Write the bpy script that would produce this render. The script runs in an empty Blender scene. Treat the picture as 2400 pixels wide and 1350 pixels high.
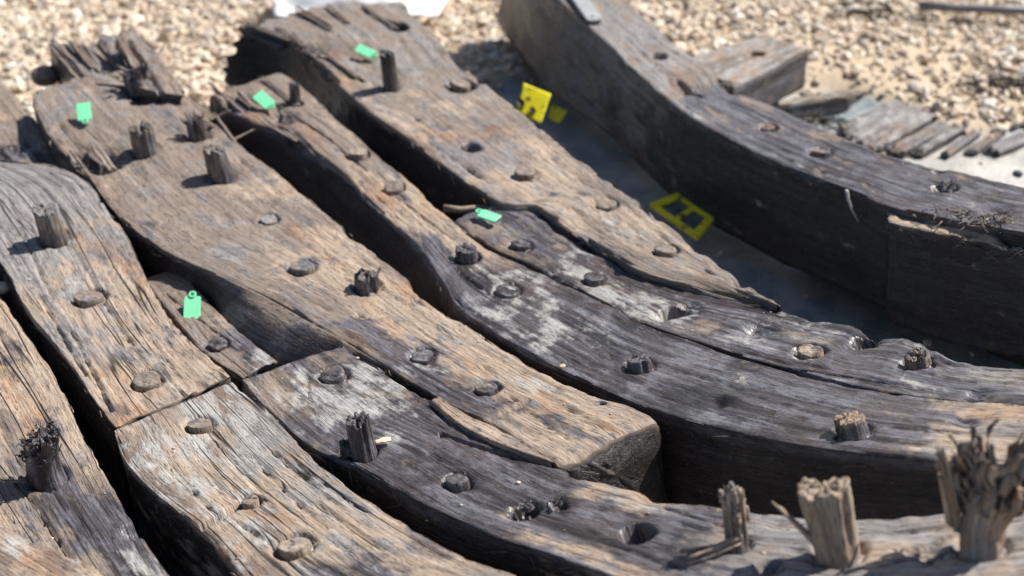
import bpy, math, random
import numpy as np

# ------------------------------------------------------------------ camera, sky, sun, exposure
SC = bpy.context.scene
PITCH = math.radians(33.0)
FPX = 3000.0                     # focal length in pixels of a 2400 px wide frame
CAMZ = 1.10
cam_data = bpy.data.cameras.new('camera')
cam = bpy.data.objects.new('camera', cam_data)
SC.collection.objects.link(cam)
cam.location = (0, 0, CAMZ)
cam.rotation_euler = (math.pi / 2 - PITCH, 0, 0)
cam_data.sensor_width = 36.0
cam_data.lens = FPX / 2400 * 36.0
cam_data.clip_start = 0.05
cam_data.clip_end = 500
cam_data.dof.use_dof = True
cam_data.dof.focus_distance = 1.70
cam_data.dof.aperture_fstop = 3.2
SC.camera = cam

SUN_EL = math.radians(49)
SUN_DIR = np.array([0.86, 0.51])
SUN_DIR = SUN_DIR / np.linalg.norm(SUN_DIR)
sv = np.array([SUN_DIR[0] * math.cos(SUN_EL), SUN_DIR[1] * math.cos(SUN_EL), math.sin(SUN_EL)])
sun_data = bpy.data.lights.new('sun', 'SUN')
sun_data.energy = 5.0
sun_data.angle = math.radians(0.53)
sun_data.color = (1.0, 0.95, 0.88)
sun = bpy.data.objects.new('sun', sun_data)
SC.collection.objects.link(sun)
from mathutils import Vector
sun.rotation_euler = Vector(sv).to_track_quat('Z', 'Y').to_euler()
sun.location = (4, 3, 6)
world = bpy.data.worlds.new('World')
SC.world = world
world.use_nodes = True
wn = world.node_tree
sky = wn.nodes.new('ShaderNodeTexSky')
sky.sky_type = 'NISHITA'
sky.sun_disc = False
sky.sun_elevation = SUN_EL
sky.sun_rotation = math.atan2(SUN_DIR[0], SUN_DIR[1])
bg = wn.nodes['Background']
bg.inputs['Strength'].default_value = 0.07
wn.links.new(sky.outputs[0], bg.inputs['Color'])
SC.view_settings.view_transform = 'Standard'
SC.view_settings.look = 'None'
SC.view_settings.exposure = 0.40
SC.view_settings.gamma = 1.0

# ------------------------------------------------------------------ numbers: noise, projection
rng = np.random.default_rng(7)
random.seed(7)
GROUND = -0.20
COL = SC.collection


def _hash(ix, iy, iz):
    h = (ix.astype(np.int64) * 374761393 + iy.astype(np.int64) * 668265263 + iz.astype(np.int64) * 2147483647) & 0xFFFFFFFF
    h = ((h ^ (h >> 13)) * 1274126177) & 0xFFFFFFFF
    h = ((h ^ (h >> 16)) * 2246822519) & 0xFFFFFFFF
    h = h ^ (h >> 15)
    return (h & 0xFFFFFF) / float(0xFFFFFF)


def noise(x, y, z=0.0):
    """smooth value noise, -1..1"""
    x, y, z = np.broadcast_arrays(np.asarray(x, float), np.asarray(y, float), np.asarray(z, float))
    x0, y0, z0 = np.floor(x), np.floor(y), np.floor(z)
    fx, fy, fz = x - x0, y - y0, z - z0
    fx = fx * fx * (3 - 2 * fx); fy = fy * fy * (3 - 2 * fy); fz = fz * fz * (3 - 2 * fz)
    x0 = x0.astype(np.int64); y0 = y0.astype(np.int64); z0 = z0.astype(np.int64)
    r = 0
    for dz in (0, 1):
        for dy in (0, 1):
            for dx in (0, 1):
                w = (fx if dx else 1 - fx) * (fy if dy else 1 - fy) * (fz if dz else 1 - fz)
                r = r + w * _hash(x0 + dx, y0 + dy, z0 + dz)
    return r * 2 - 1


def sstep(a, b, x):
    t = np.clip((x - a) / (b - a), 0, 1)
    return t * t * (3 - 2 * t)


SP, CP = math.sin(PITCH), math.cos(PITCH)
UX, UY = 0.67, -0.742


def hull(x, y):
    """height of the curved inner hull face the timber tops lie on"""
    u = UX * np.asarray(x) + UY * np.asarray(y)
    a = np.clip(u + 1.4, 0, None)
    b = np.clip(-(u + 1.4), 0, None)
    up = np.where(a < 0.85, 0.22 * a * a, 0.22 * 0.85 ** 2 + 0.374 * (a - 0.85))
    return up + 0.05 * b * b


def hull_n(x, y):
    e = 1e-3
    n = np.array([-(hull(x + e, y) - hull(x - e, y)) / (2 * e), -(hull(x, y + e) - hull(x, y - e)) / (2 * e), 1.0])
    return n / np.linalg.norm(n)


def ray(px, py):
    a = (px - 1200) / FPX; v = (py - 675) / FPX
    return np.array([a, CP - v * SP, -SP - v * CP])


def at(px, py, z):
    d = ray(px, py)
    t = (z - CAMZ) / d[2]
    return np.array([0, 0, CAMZ]) + d * t


def on_hull(px, py, dz=0.0):
    d = ray(px, py)
    z = dz
    for _ in range(60):
        t = (z - CAMZ) / d[2]
        z = 0.5 * z + 0.5 * (float(hull(d[0] * t, d[1] * t)) + dz)
    t = (z - CAMZ) / d[2]
    return np.array([0, 0, CAMZ]) + d * t


def mpp(p):
    """metres per photo pixel at a point"""
    return (p[1] * CP - (p[2] - CAMZ) * SP) / FPX


# ------------------------------------------------------------------ mesh helpers
def make_mesh(name, V, F, gc=None, ctl=None, smooth=True, mats=None, crk=0.5, flk=None):
    me = bpy.data.meshes.new(name)
    V = np.asarray(V, np.float32)
    if isinstance(F, np.ndarray):
        nf, k = F.shape
        me.vertices.add(len(V)); me.vertices.foreach_set('co', V.ravel())
        me.loops.add(nf * k); me.loops.foreach_set('vertex_index', F.astype(np.int32).ravel())
        me.polygons.add(nf); me.polygons.foreach_set('loop_start', np.arange(0, nf * k, k, dtype=np.int32))
        me.update(calc_edges=True)
    else:
        me.from_pydata([tuple(map(float, v)) for v in V], [], [tuple(map(int, f)) for f in F])
        me.update()
    if gc is not None:
        a = me.attributes.new('gc', 'FLOAT_VECTOR', 'POINT')
        a.data.foreach_set('vector', np.asarray(gc, np.float32).ravel())
    if ctl is not None:
        a = me.attributes.new('ctl', 'FLOAT_COLOR', 'POINT')
        a.data.foreach_set('color', np.asarray(ctl, np.float32).ravel())
    if gc is not None:
        a = me.attributes.new('crk', 'FLOAT', 'POINT')
        a.data.foreach_set('value', np.full(len(me.vertices), crk, np.float32))
    if flk is not None:
        a = me.attributes.new('flk', 'FLOAT', 'POINT')
        a.data.foreach_set('value', np.asarray(flk, np.float32).ravel())
    me.polygons.foreach_set('use_smooth', np.full(len(me.polygons), smooth))
    for m in (mats or []):
        me.materials.append(m)
    me.validate()
    return me


def link(name, me, parent=None, loc=(0, 0, 0)):
    o = bpy.data.objects.new(name, me)
    COL.objects.link(o)
    o.location = loc
    if parent is not None:
        o.parent = parent
    return o


def tag(o, label=None, cat=None, group=None, kind=None):
    if label: o['label'] = label
    if cat: o['category'] = cat
    if group: o['group'] = group
    if kind: o['kind'] = kind
    return o


def empty(name, loc):
    o = bpy.data.objects.new(name, None)
    COL.objects.link(o)
    o.location = loc
    o.empty_display_size = 0.05
    return o


class Geo:
    """collects vertices, quads/tris, grain coordinates and stain controls for one mesh"""
    def __init__(s):
        s.V = []; s.F = []; s.G = []; s.C = []

    def add(s, V, F, G=None, C=(0, 0, 0, 0)):
        b = len(s.V)
        V = [tuple(v) for v in V]
        s.V += V
        s.F += [tuple(i + b for i in f) for f in F]
        s.G += [tuple(g) for g in (G if G is not None else V)]
        if len(np.shape(C)) == 1:
            s.C += [tuple(C)] * len(V)
        else:
            s.C += [tuple(c) for c in C]

    def fibre(s, pts, r0, r1, sides=5, C=(0, 0, 0, 0), flat=1.0, seed=0.0):
        pts = np.asarray(pts, float)
        n = len(pts)
        tan = np.gradient(pts, axis=0)
        V = []; G = []
        ref = np.array([0.3, 0.5, 0.8])
        L = 0
        for i in range(n):
            t = tan[i] / (np.linalg.norm(tan[i]) + 1e-9)
            a = np.cross(t, ref); a /= np.linalg.norm(a) + 1e-9
            b = np.cross(t, a)
            r = r0 + (r1 - r0) * i / (n - 1)
            if i: L += np.linalg.norm(pts[i] - pts[i - 1])
            for k in range(sides):
                an = 2 * math.pi * k / sides + 0.4
                V.append(pts[i] + a * math.cos(an) * r + b * math.sin(an) * r * flat)
                G.append((L + seed, k / sides * 6.28 * r0 + seed * 1.7, seed))
        F = []
        for i in range(n - 1):
            for k in range(sides):
                k2 = (k + 1) % sides
                F.append((i * sides + k, i * sides + k2, (i + 1) * sides + k2, (i + 1) * sides + k))
        F.append(tuple(range(sides))[::-1])
        F.append(tuple((n - 1) * sides + k for k in range(sides)))
        s.add(V, F, G, C)

    def build(s, name, mat, parent=None, loc=(0, 0, 0), smooth=True):
        return link(name, make_mesh(name, np.array(s.V), s.F, s.G, s.C, smooth, [mat]), parent, loc)


# ------------------------------------------------------------------ materials
def new_mat(name):
    m = bpy.data.materials.new(name)
    m.use_nodes = True
    nt = m.node_tree
    return m, nt, nt.nodes['Principled BSDF']


class N:
    """small node-graph writer"""
    def __init__(s, nt): s.nt = nt

    def new(s, t, **kw):
        n = s.nt.nodes.new(t)
        for k, v in kw.items(): setattr(n, k, v)
        return n

    def put(s, sock, v):
        if isinstance(v, bpy.types.NodeSocket): s.nt.links.new(v, sock)
        else: sock.default_value = v

    def math(s, op, a, b=0.0, c=0.0, clamp=False):
        n = s.new('ShaderNodeMath', operation=op, use_clamp=clamp)
        s.put(n.inputs[0], a); s.put(n.inputs[1], b); s.put(n.inputs[2], c)
        return n.outputs[0]

    def vmul(s, v, k):
        n = s.new('ShaderNodeVectorMath', operation='MULTIPLY')
        s.put(n.inputs[0], v); n.inputs[1].default_value = k
        return n.outputs[0]

    def vadd(s, v, k):
        n = s.new('ShaderNodeVectorMath', operation='ADD')
        s.put(n.inputs[0], v); s.put(n.inputs[1], k)
        return n.outputs[0]

    def noise(s, v, scale=1.0, detail=4.0, rough=0.55, dist=0.0):
        n = s.new('ShaderNodeTexNoise')
        s.put(n.inputs['Vector'], v)
        n.inputs['Scale'].default_value = scale
        n.inputs['Detail'].default_value = detail
        n.inputs['Roughness'].default_value = rough
        n.inputs['Distortion'].default_value = dist
        return n.outputs['Fac'], n.outputs['Color']

    def range(s, v, a, b, c=0.0, d=1.0, smooth=True):
        n = s.new('ShaderNodeMapRange', interpolation_type='SMOOTHSTEP' if smooth else 'LINEAR')
        s.put(n.inputs[0], v)
        for i, q in enumerate((a, b, c, d)): s.put(n.inputs[i + 1], q)
        return n.outputs[0]

    def mix(s, f, a, b, blend='MIX'):
        n = s.new('ShaderNodeMix', data_type='RGBA', blend_type=blend)
        s.put(n.inputs[0], f)
        for sock, v in ((n.inputs[6], a), (n.inputs[7], b)):
            if isinstance(v, tuple) and len(v) == 3: v = v + (1,)
            s.put(sock, v)
        return n.outputs[2]


def wood_material(name, shallow=1.0):
    m, nt, P = new_mat(name)
    g = N(nt)
    gc = g.new('ShaderNodeAttribute', attribute_name='gc').outputs['Vector']
    ctl = g.new('ShaderNodeAttribute', attribute_name='ctl')
    sep = g.new('ShaderNodeSeparateColor')
    nt.links.new(ctl.outputs['Color'], sep.inputs[0])
    wet, grey, tan, mud = sep.outputs[0], sep.outputs[1], sep.outputs[2], ctl.outputs['Alpha']
    _, wcol = g.noise(gc, 5.0, 2.0)
    warp = g.vadd(gc, g.vmul(wcol, (0.02, 0.0045, 0.0045)))
    fine, _ = g.noise(g.vmul(warp, (14, 330, 330)), 1.0, 3.0, 0.6)
    streak, _ = g.noise(g.vmul(warp, (2.6, 105, 105)), 1.0, 4.0, 0.6)
    broad, _ = g.noise(g.vmul(warp, (3.0, 16, 16)), 1.0, 3.0, 0.5)
    blotch, _ = g.noise(g.vmul(gc, (9, 15, 15)), 1.0, 6.0, 0.62)
    blot2, _ = g.noise(g.vadd(g.vmul(gc, (16, 26, 26)), (7.3, 2.1, 4.4)), 1.0, 7.0, 0.68)
    blot3, _ = g.noise(g.vadd(g.vmul(gc, (5, 8, 8)), (1.3, 9.1, 2.4)), 1.0, 4.0, 0.6)
    speck, _ = g.noise(g.vmul(gc, (260, 420, 420)), 1.0, 2.0, 0.6)
    # drying cracks: thin lines along the grain
    cr1, _ = g.noise(g.vmul(warp, (1.7, 40, 40)), 1.0, 0.6, 0.4)
    cr = g.range(g.math('ABSOLUTE', g.math('SUBTRACT', cr1, 0.5)), 0.0, 0.030, 1.0, 0.0)
    crgate = g.math('MULTIPLY', g.range(blot3, 0.38, 0.50), g.range(wet, 0.2, 0.7, 1.0, 0.25))
    crack = g.math('MULTIPLY', cr, crgate)
    cr2, _ = g.noise(g.vadd(g.vmul(warp, (5.0, 95, 95)), (3.1, 5.2, 1.7)), 1.0, 1.0, 0.4)
    c2 = g.range(g.math('ABSOLUTE', g.math('SUBTRACT', cr2, 0.5)), 0.0, 0.022, 0.75, 0.0)
    crack = g.math('MAXIMUM', crack, g.math('MULTIPLY', c2, g.range(blotch, 0.48, 0.62)))
    crack = g.math('MULTIPLY', crack, g.new('ShaderNodeAttribute', attribute_name='crk').outputs['Fac'])
    # base: brown heartwood
    c = g.mix(g.range(streak, 0.2, 0.8), (0.185, 0.142, 0.113), (0.285, 0.228, 0.186))
    c = g.mix(g.range(broad, 0.35, 0.7, 0, 0.55), c, (0.27, 0.215, 0.175))
    # dry tan patches
    k = g.range(g.math('ADD', tan, g.math('MULTIPLY', g.math('SUBTRACT', blotch, 0.5), 2.4)), 0.28, 0.62)
    tcol = g.mix(g.range(streak, 0.2, 0.8), (0.335, 0.252, 0.185), (0.49, 0.392, 0.305))
    tcol = g.mix(g.range(blot3, 0.5, 0.72, 0, 0.6), tcol, (0.52, 0.355, 0.21))
    c = g.mix(k, c, tcol)
    # silver-grey weathering
    k = g.range(g.math('ADD', grey, g.math('MULTIPLY', g.math('SUBTRACT', blot2, 0.5), 2.6)), 0.32, 0.72, 0, 0.85)
    gcol = g.mix(g.range(streak, 0.25, 0.72), (0.180, 0.176, 0.180), (0.345, 0.335, 0.330))
    c = g.mix(k, c, gcol)
    # wet, dark, with painted sky sheen and flank shade
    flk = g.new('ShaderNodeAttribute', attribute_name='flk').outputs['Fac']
    wk = g.range(g.math('ADD', wet, g.math('ADD', g.math('MULTIPLY', g.math('SUBTRACT', blotch, 0.5), 1.9), g.math('MULTIPLY', g.math('SUBTRACT', blot2, 0.5), 1.3))), 0.32, 0.66)
    wcolr = g.mix(g.range(streak, 0.34, 0.64), (0.024, 0.021, 0.024), (0.128, 0.120, 0.134))
    wcolr = g.mix(g.range(blot3, 0.45, 0.7, 0, 0.5), wcolr, (0.135, 0.100, 0.090))
    wcolr = g.mix(g.math('MULTIPLY', g.range(g.math('ADD', blot2, g.math('MULTIPLY', g.math('SUBTRACT', streak, 0.5), 0.35)), 0.47, 0.62, 0, 0.85), g.range(flk, 0.2, 0.8, 1.0, 0.12)), wcolr, (0.205, 0.203, 0.235))  # bluish sky sheen painted into the wet colour, mostly off the flanks
    wcolr = g.mix(g.math('MULTIPLY', flk, 0.85), wcolr, (0.030, 0.025, 0.023))  # near-black flank tone: shade put into the colour
    wcolr = g.mix(g.range(blotch, 0.38, 0.50, 0.75, 0.0), wcolr, (0.022, 0.018, 0.018))
    c = g.mix(g.math('MULTIPLY', wk, 0.95), c, wcolr)
    # pale dried silt
    mk = g.range(g.math('ADD', mud, g.math('ADD', g.math('MULTIPLY', g.math('SUBTRACT', blot2, 0.5), 3.6), g.math('MULTIPLY', g.math('SUBTRACT', streak, 0.5), 0.8))), 0.38, 0.90)
    mk2 = g.math('MULTIPLY', mk, g.range(speck, 0.25, 0.55, 0.45, 1.0))
    c = g.mix(g.math('MULTIPLY', mk2, 0.85), c, (0.47, 0.45, 0.42))
    # open pores: short dark flecks along the grain
    pore, _ = g.noise(g.vadd(g.vmul(warp, (75, 520, 520)), (4.4, 8.8, 1.1)), 1.0, 2.0, 0.5)
    c = g.mix(g.range(pore, 0.56, 0.68, 0, 0.62), c, (0.045, 0.034, 0.030))
    lite, _ = g.noise(g.vadd(g.vmul(warp, (110, 300, 300)), (1.4, 2.8, 9.1)), 1.0, 3.0, 0.6)
    c = g.mix(g.math('MULTIPLY', g.range(lite, 0.58, 0.74, 0, 0.42), g.range(wk, 0, 1, 1.0, 0.35)), c, (0.52, 0.46, 0.40))
    # dark specks, grain contrast, cracks
    gr = g.range(fine, 0.28, 0.72, 0.74, 1.16)
    cc = g.new('ShaderNodeCombineColor')
    for i in range(3): nt.links.new(gr, cc.inputs[i])
    c = g.mix(1.0, c, cc.outputs[0], 'MULTIPLY')
    dk = g.range(blot2, 0.55, 0.66, 0, 0.62)
    dk = g.math('MULTIPLY', dk, g.math('SUBTRACT', 1.0, mk))
    c = g.mix(dk, c, (0.060, 0.046, 0.042))
    red = g.range(blot3, 0.54, 0.66, 0, 0.55)
    c = g.mix(g.math('MULTIPLY', g.math('MULTIPLY', red, g.math('SUBTRACT', 1.0, mk)), g.range(wk, 0, 1, 1.0, 0.3)), c, g.mix(1.0, c, (0.72, 0.50, 0.40, 1), 'MULTIPLY'))
    c = g.mix(g.math('MULTIPLY', crack, g.math('SUBTRACT', 0.92, g.math('MULTIPLY', mk, 0.5))), c, (0.018, 0.013, 0.011))
    nt.links.new(c, P.inputs['Base Color'])
    r = g.range(wk, 0, 1, 0.80, 0.30)
    r = g.math('ADD', r, g.math('MULTIPLY', g.math('SUBTRACT', blot2, 0.5), 0.5), clamp=True)
    r = g.math('ADD', r, g.math('MULTIPLY', mk, 0.2), clamp=True)
    nt.links.new(r, P.inputs['Roughness'])
    P.inputs['Specular IOR Level'].default_value = 0.42
    h = g.math('ADD', g.math('MULTIPLY', fine, 0.25), g.math('MULTIPLY', streak, 0.16))
    h = g.math('SUBTRACT', h, g.math('MULTIPLY', crack, 1.1))
    h = g.math('ADD', h, g.math('MULTIPLY', speck, 0.26))
    h = g.math('SUBTRACT', h, g.math('MULTIPLY', g.range(pore, 0.52, 0.68), 0.22))
    h = g.math('ADD', h, g.math('MULTIPLY', blot2, 0.55))
    h = g.math('ADD', h, g.math('MULTIPLY', mk, 0.12))
    b = g.new('ShaderNodeBump')
    b.inputs['Strength'].default_value = 0.95 * shallow
    b.inputs['Distance'].default_value = 0.0028
    nt.links.new(h, b.inputs['Height'])
    nt.links.new(b.outputs[0], P.inputs['Normal'])
    return m


WOOD = wood_material('weathered_oak')
PEGWOOD = wood_material('treenail_oak', 0.8)


def simple_mat(name, col, rough=0.5, noise_amt=0.15, scale=60.0, bump=0.0, dirt=None, dirt_amt=0.5, spec=0.4):
    m, nt, P = new_mat(name)
    g = N(nt)
    co = g.new('ShaderNodeTexCoord').outputs['Object']
    a, _ = g.noise(co, scale, 5.0, 0.6)
    c = g.mix(g.range(a, 0.3, 0.7), tuple(x * (1 - noise_amt) for x in col), tuple(min(1, x * (1 + noise_amt)) for x in col))
    if dirt:
        d, _ = g.noise(g.vadd(co, (3.3, 1.2, 7.1)), scale * 0.8, 4.0, 0.6)
        c = g.mix(g.range(d, 0.60 - 0.25 * dirt_amt, 0.72 - 0.2 * dirt_amt), c, dirt)
    nt.links.new(c, P.inputs['Base Color'])
    P.inputs['Roughness'].default_value = rough
    P.inputs['Specular IOR Level'].default_value = spec
    if bump:
        b = g.new('ShaderNodeBump'); b.inputs['Strength'].default_value = 0.6; b.inputs['Distance'].default_value = bump
        nt.links.new(a, b.inputs['Height']); nt.links.new(b.outputs[0], P.inputs['Normal'])
    return m


GREEN = simple_mat('green_plastic', (0.24, 0.80, 0.45), 0.35, 0.05, 90)
YELLOW = simple_mat('yellow_plastic', (0.92, 0.78, 0.02), 0.45, 0.12, 50, 0, (0.10, 0.085, 0.04), 0.25)
SILT = simple_mat('grey_silt', (0.10, 0.115, 0.12), 0.45, 0.3, 40, 0.002)
WHITE = simple_mat('white_sheet', (0.80, 0.80, 0.80), 0.55, 0.04, 8)
STEEL = simple_mat('grey_metal', (0.36, 0.37, 0.37), 0.5, 0.2, 60, 0.0005)
TWINE = simple_mat('pale_twine', (0.62, 0.60, 0.56), 0.8, 0.15, 300, 0.0005)
DARK = simple_mat('dark_weed', (0.055, 0.045, 0.035), 0.8, 0.4, 60, 0.001)
PIPE = simple_mat('dark_pipe', (0.16, 0.16, 0.17), 0.5, 0.2, 40)

m, nt, P = new_mat('shingle_stone')
g = N(nt)
ca = g.new('ShaderNodeAttribute', attribute_name='ctl').outputs['Color']
co = g.new('ShaderNodeTexCoord').outputs['Object']
a, _ = g.noise(co, 90, 5, 0.6)
g1 = g.range(a, 0.3, 0.7, 0.78, 1.18)
cc = g.new('ShaderNodeCombineColor')
for i in range(3): nt.links.new(g1, cc.inputs[i])
nt.links.new(g.mix(1.0, ca, cc.outputs[0], 'MULTIPLY'), P.inputs['Base Color'])
P.inputs['Roughness'].default_value = 0.7
b = g.new('ShaderNodeBump'); b.inputs['Strength'].default_value = 0.5; b.inputs['Distance'].default_value = 0.002
nt.links.new(a, b.inputs['Height']); nt.links.new(b.outputs[0], P.inputs['Normal'])
STONE = m

m, nt, P = new_mat('beach_ground')
g = N(nt)
ca = g.new('ShaderNodeAttribute', attribute_name='ctl')
sp = g.new('ShaderNodeSeparateColor'); nt.links.new(ca.outputs['Color'], sp.inputs[0])
co = g.new('ShaderNodeTexCoord').outputs['Object']
a, _ = g.noise(co, 14, 6, 0.6)
b1, _ = g.noise(co, 120, 4, 0.6)
f1, _ = g.noise(co, 4, 4, 0.6)
sand = g.mix(g.range(a, 0.3, 0.7), (0.46, 0.36, 0.24), (0.60, 0.49, 0.36))
sand = g.mix(g.range(b1, 0.55, 0.75, 0, 0.6), sand, (0.34, 0.25, 0.17))
silt = g.mix(g.range(a, 0.40, 0.60), (0.22, 0.265, 0.285), (0.36, 0.39, 0.395))
pale = g.mix(g.range(a, 0.3, 0.7), (0.36, 0.345, 0.315), (0.60, 0.57, 0.52))
k = g.range(g.math('ADD', sp.outputs[0], g.math('MULTIPLY', g.math('SUBTRACT', a, 0.5), 0.9)), 0.35, 0.65)
c = g.mix(k, sand, silt)
k2 = g.range(g.math('ADD', sp.outputs[1], g.math('MULTIPLY', g.math('SUBTRACT', f1, 0.5), 0.8)), 0.3, 0.7)
c = g.mix(k2, c, pale)
nt.links.new(c, P.inputs['Base Color'])
nt.links.new(g.range(k, 0, 1, 0.9, 0.32), P.inputs['Roughness'])
b = g.new('ShaderNodeBump'); b.inputs['Strength'].default_value = 0.6; b.inputs['Distance'].default_value = 0.006
nt.links.new(g.math('ADD', b1, g.math('MULTIPLY', a, 1.5)), b.inputs['Height']); nt.links.new(b.outputs[0], P.inputs['Normal'])
GROUNDMAT = m

# ------------------------------------------------------------------ ground (one sheet to the horizon)
BOUND = np.array([at(px, py, GROUND)[:2] for px, py in
                  [(-700, 330), (0, 330), (700, 250), (1215, 215), (1700, 250), (1790, 232), (1950, 204), (2110, 222), (2220, 272), (2330, 296), (2500, 305), (3200, 330)]])


def gravel_mask(x, y):
    yb = np.interp(x, BOUND[:, 0], BOUND[:, 1])
    return sstep(-0.06, 0.10, y - yb + 0.10 * noise(np.asarray(x) * 4, np.asarray(y) * 4, 3.0))


def ground_z(x, y):
    x = np.asarray(x); y = np.asarray(y)
    near = np.exp(-((x / 6) ** 2 + ((y - 2.5) / 6) ** 2))
    gm = gravel_mask(x, y)
    return GROUND + near * (0.022 * noise(x * 1.7, y * 1.7, 1.0) * gm + 0.008 * noise(x * 9, y * 9, 2.0)) - 0.03 * (1 - gm) * near


def axis(c, half, fine, far):
    a = np.arange(-half, half + 1e-6, fine)
    e = half * np.power(far / half, np.linspace(0, 1, 16))[1:]
    return np.concatenate([-e[::-1], a, e]) + c


gx = axis(0.2, 3.4, 0.03, 120.0); gy = axis(2.6, 3.2, 0.03, 120.0)
X, Y = np.meshgrid(gx, gy, indexing='ij')
V = np.stack([X, Y, ground_z(X, Y)], -1).reshape(-1, 3)
idx = np.arange(len(V)).reshape(len(gx), len(gy))
F = np.stack([idx[:-1, :-1], idx[1:, :-1], idx[1:, 1:], idx[:-1, 1:]], -1).reshape(-1, 4)
ctl = np.zeros((len(V), 4)); ctl[:, 3] = 1
ctl[:, 0] = 1 - gravel_mask(V[:, 0], V[:, 1])
far_w = sstep(3.0, 6.0, np.hypot(V[:, 0] - 0.2, V[:, 1] - 2.6))
ctl[:, 0] *= 1 - far_w
for px, py, rx, ry, am in [(2290, 390, 0.45, 0.16, 1.1), (2080, 320, 0.30, 0.13, 0.9), (2500, 410, 0.4, 0.2, 1.1), (1900, 230, 0.18, 0.12, 0.5)]:
    p = at(px, py, GROUND)
    ctl[:, 1] = np.maximum(ctl[:, 1], am * np.exp(-((V[:, 0] - p[0]) / rx) ** 2 - ((V[:, 1] - p[1]) / ry) ** 2))
g_o = link('ground', make_mesh('ground', V, F, None, ctl, True, [GROUNDMAT]))
tag(g_o, kind='structure')

# ------------------------------------------------------------------ timbers
_seed = [0]
CRUMB = []


def resample(pix, dz, n=240):
    P3 = np.array([on_hull(px, py, dz) for px, py in pix])
    # Catmull-Rom through the traced points
    Q = []
    ext = np.vstack([2 * P3[0] - P3[1], P3, 2 * P3[-1] - P3[-2]])
    for i in range(1, len(ext) - 2):
        p0, p1, p2, p3 = ext[i - 1], ext[i], ext[i + 1], ext[i + 2]
        for t in np.linspace(0, 1, 14, endpoint=False):
            Q.append(0.5 * ((2 * p1) + (-p0 + p2) * t + (2 * p0 - 5 * p1 + 4 * p2 - p3) * t * t + (-p0 + 3 * p1 - 3 * p2 + p3) * t ** 3))
    Q.append(ext[-2])
    Q = np.array(Q)
    L = np.concatenate([[0], np.cumsum(np.linalg.norm(np.diff(Q[:, :2], axis=0), axis=1))])
    t = np.linspace(0, 1, n)
    return np.stack([np.interp(t, L / L[-1], Q[:, k]) for k in range(3)], -1), L[-1]


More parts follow.
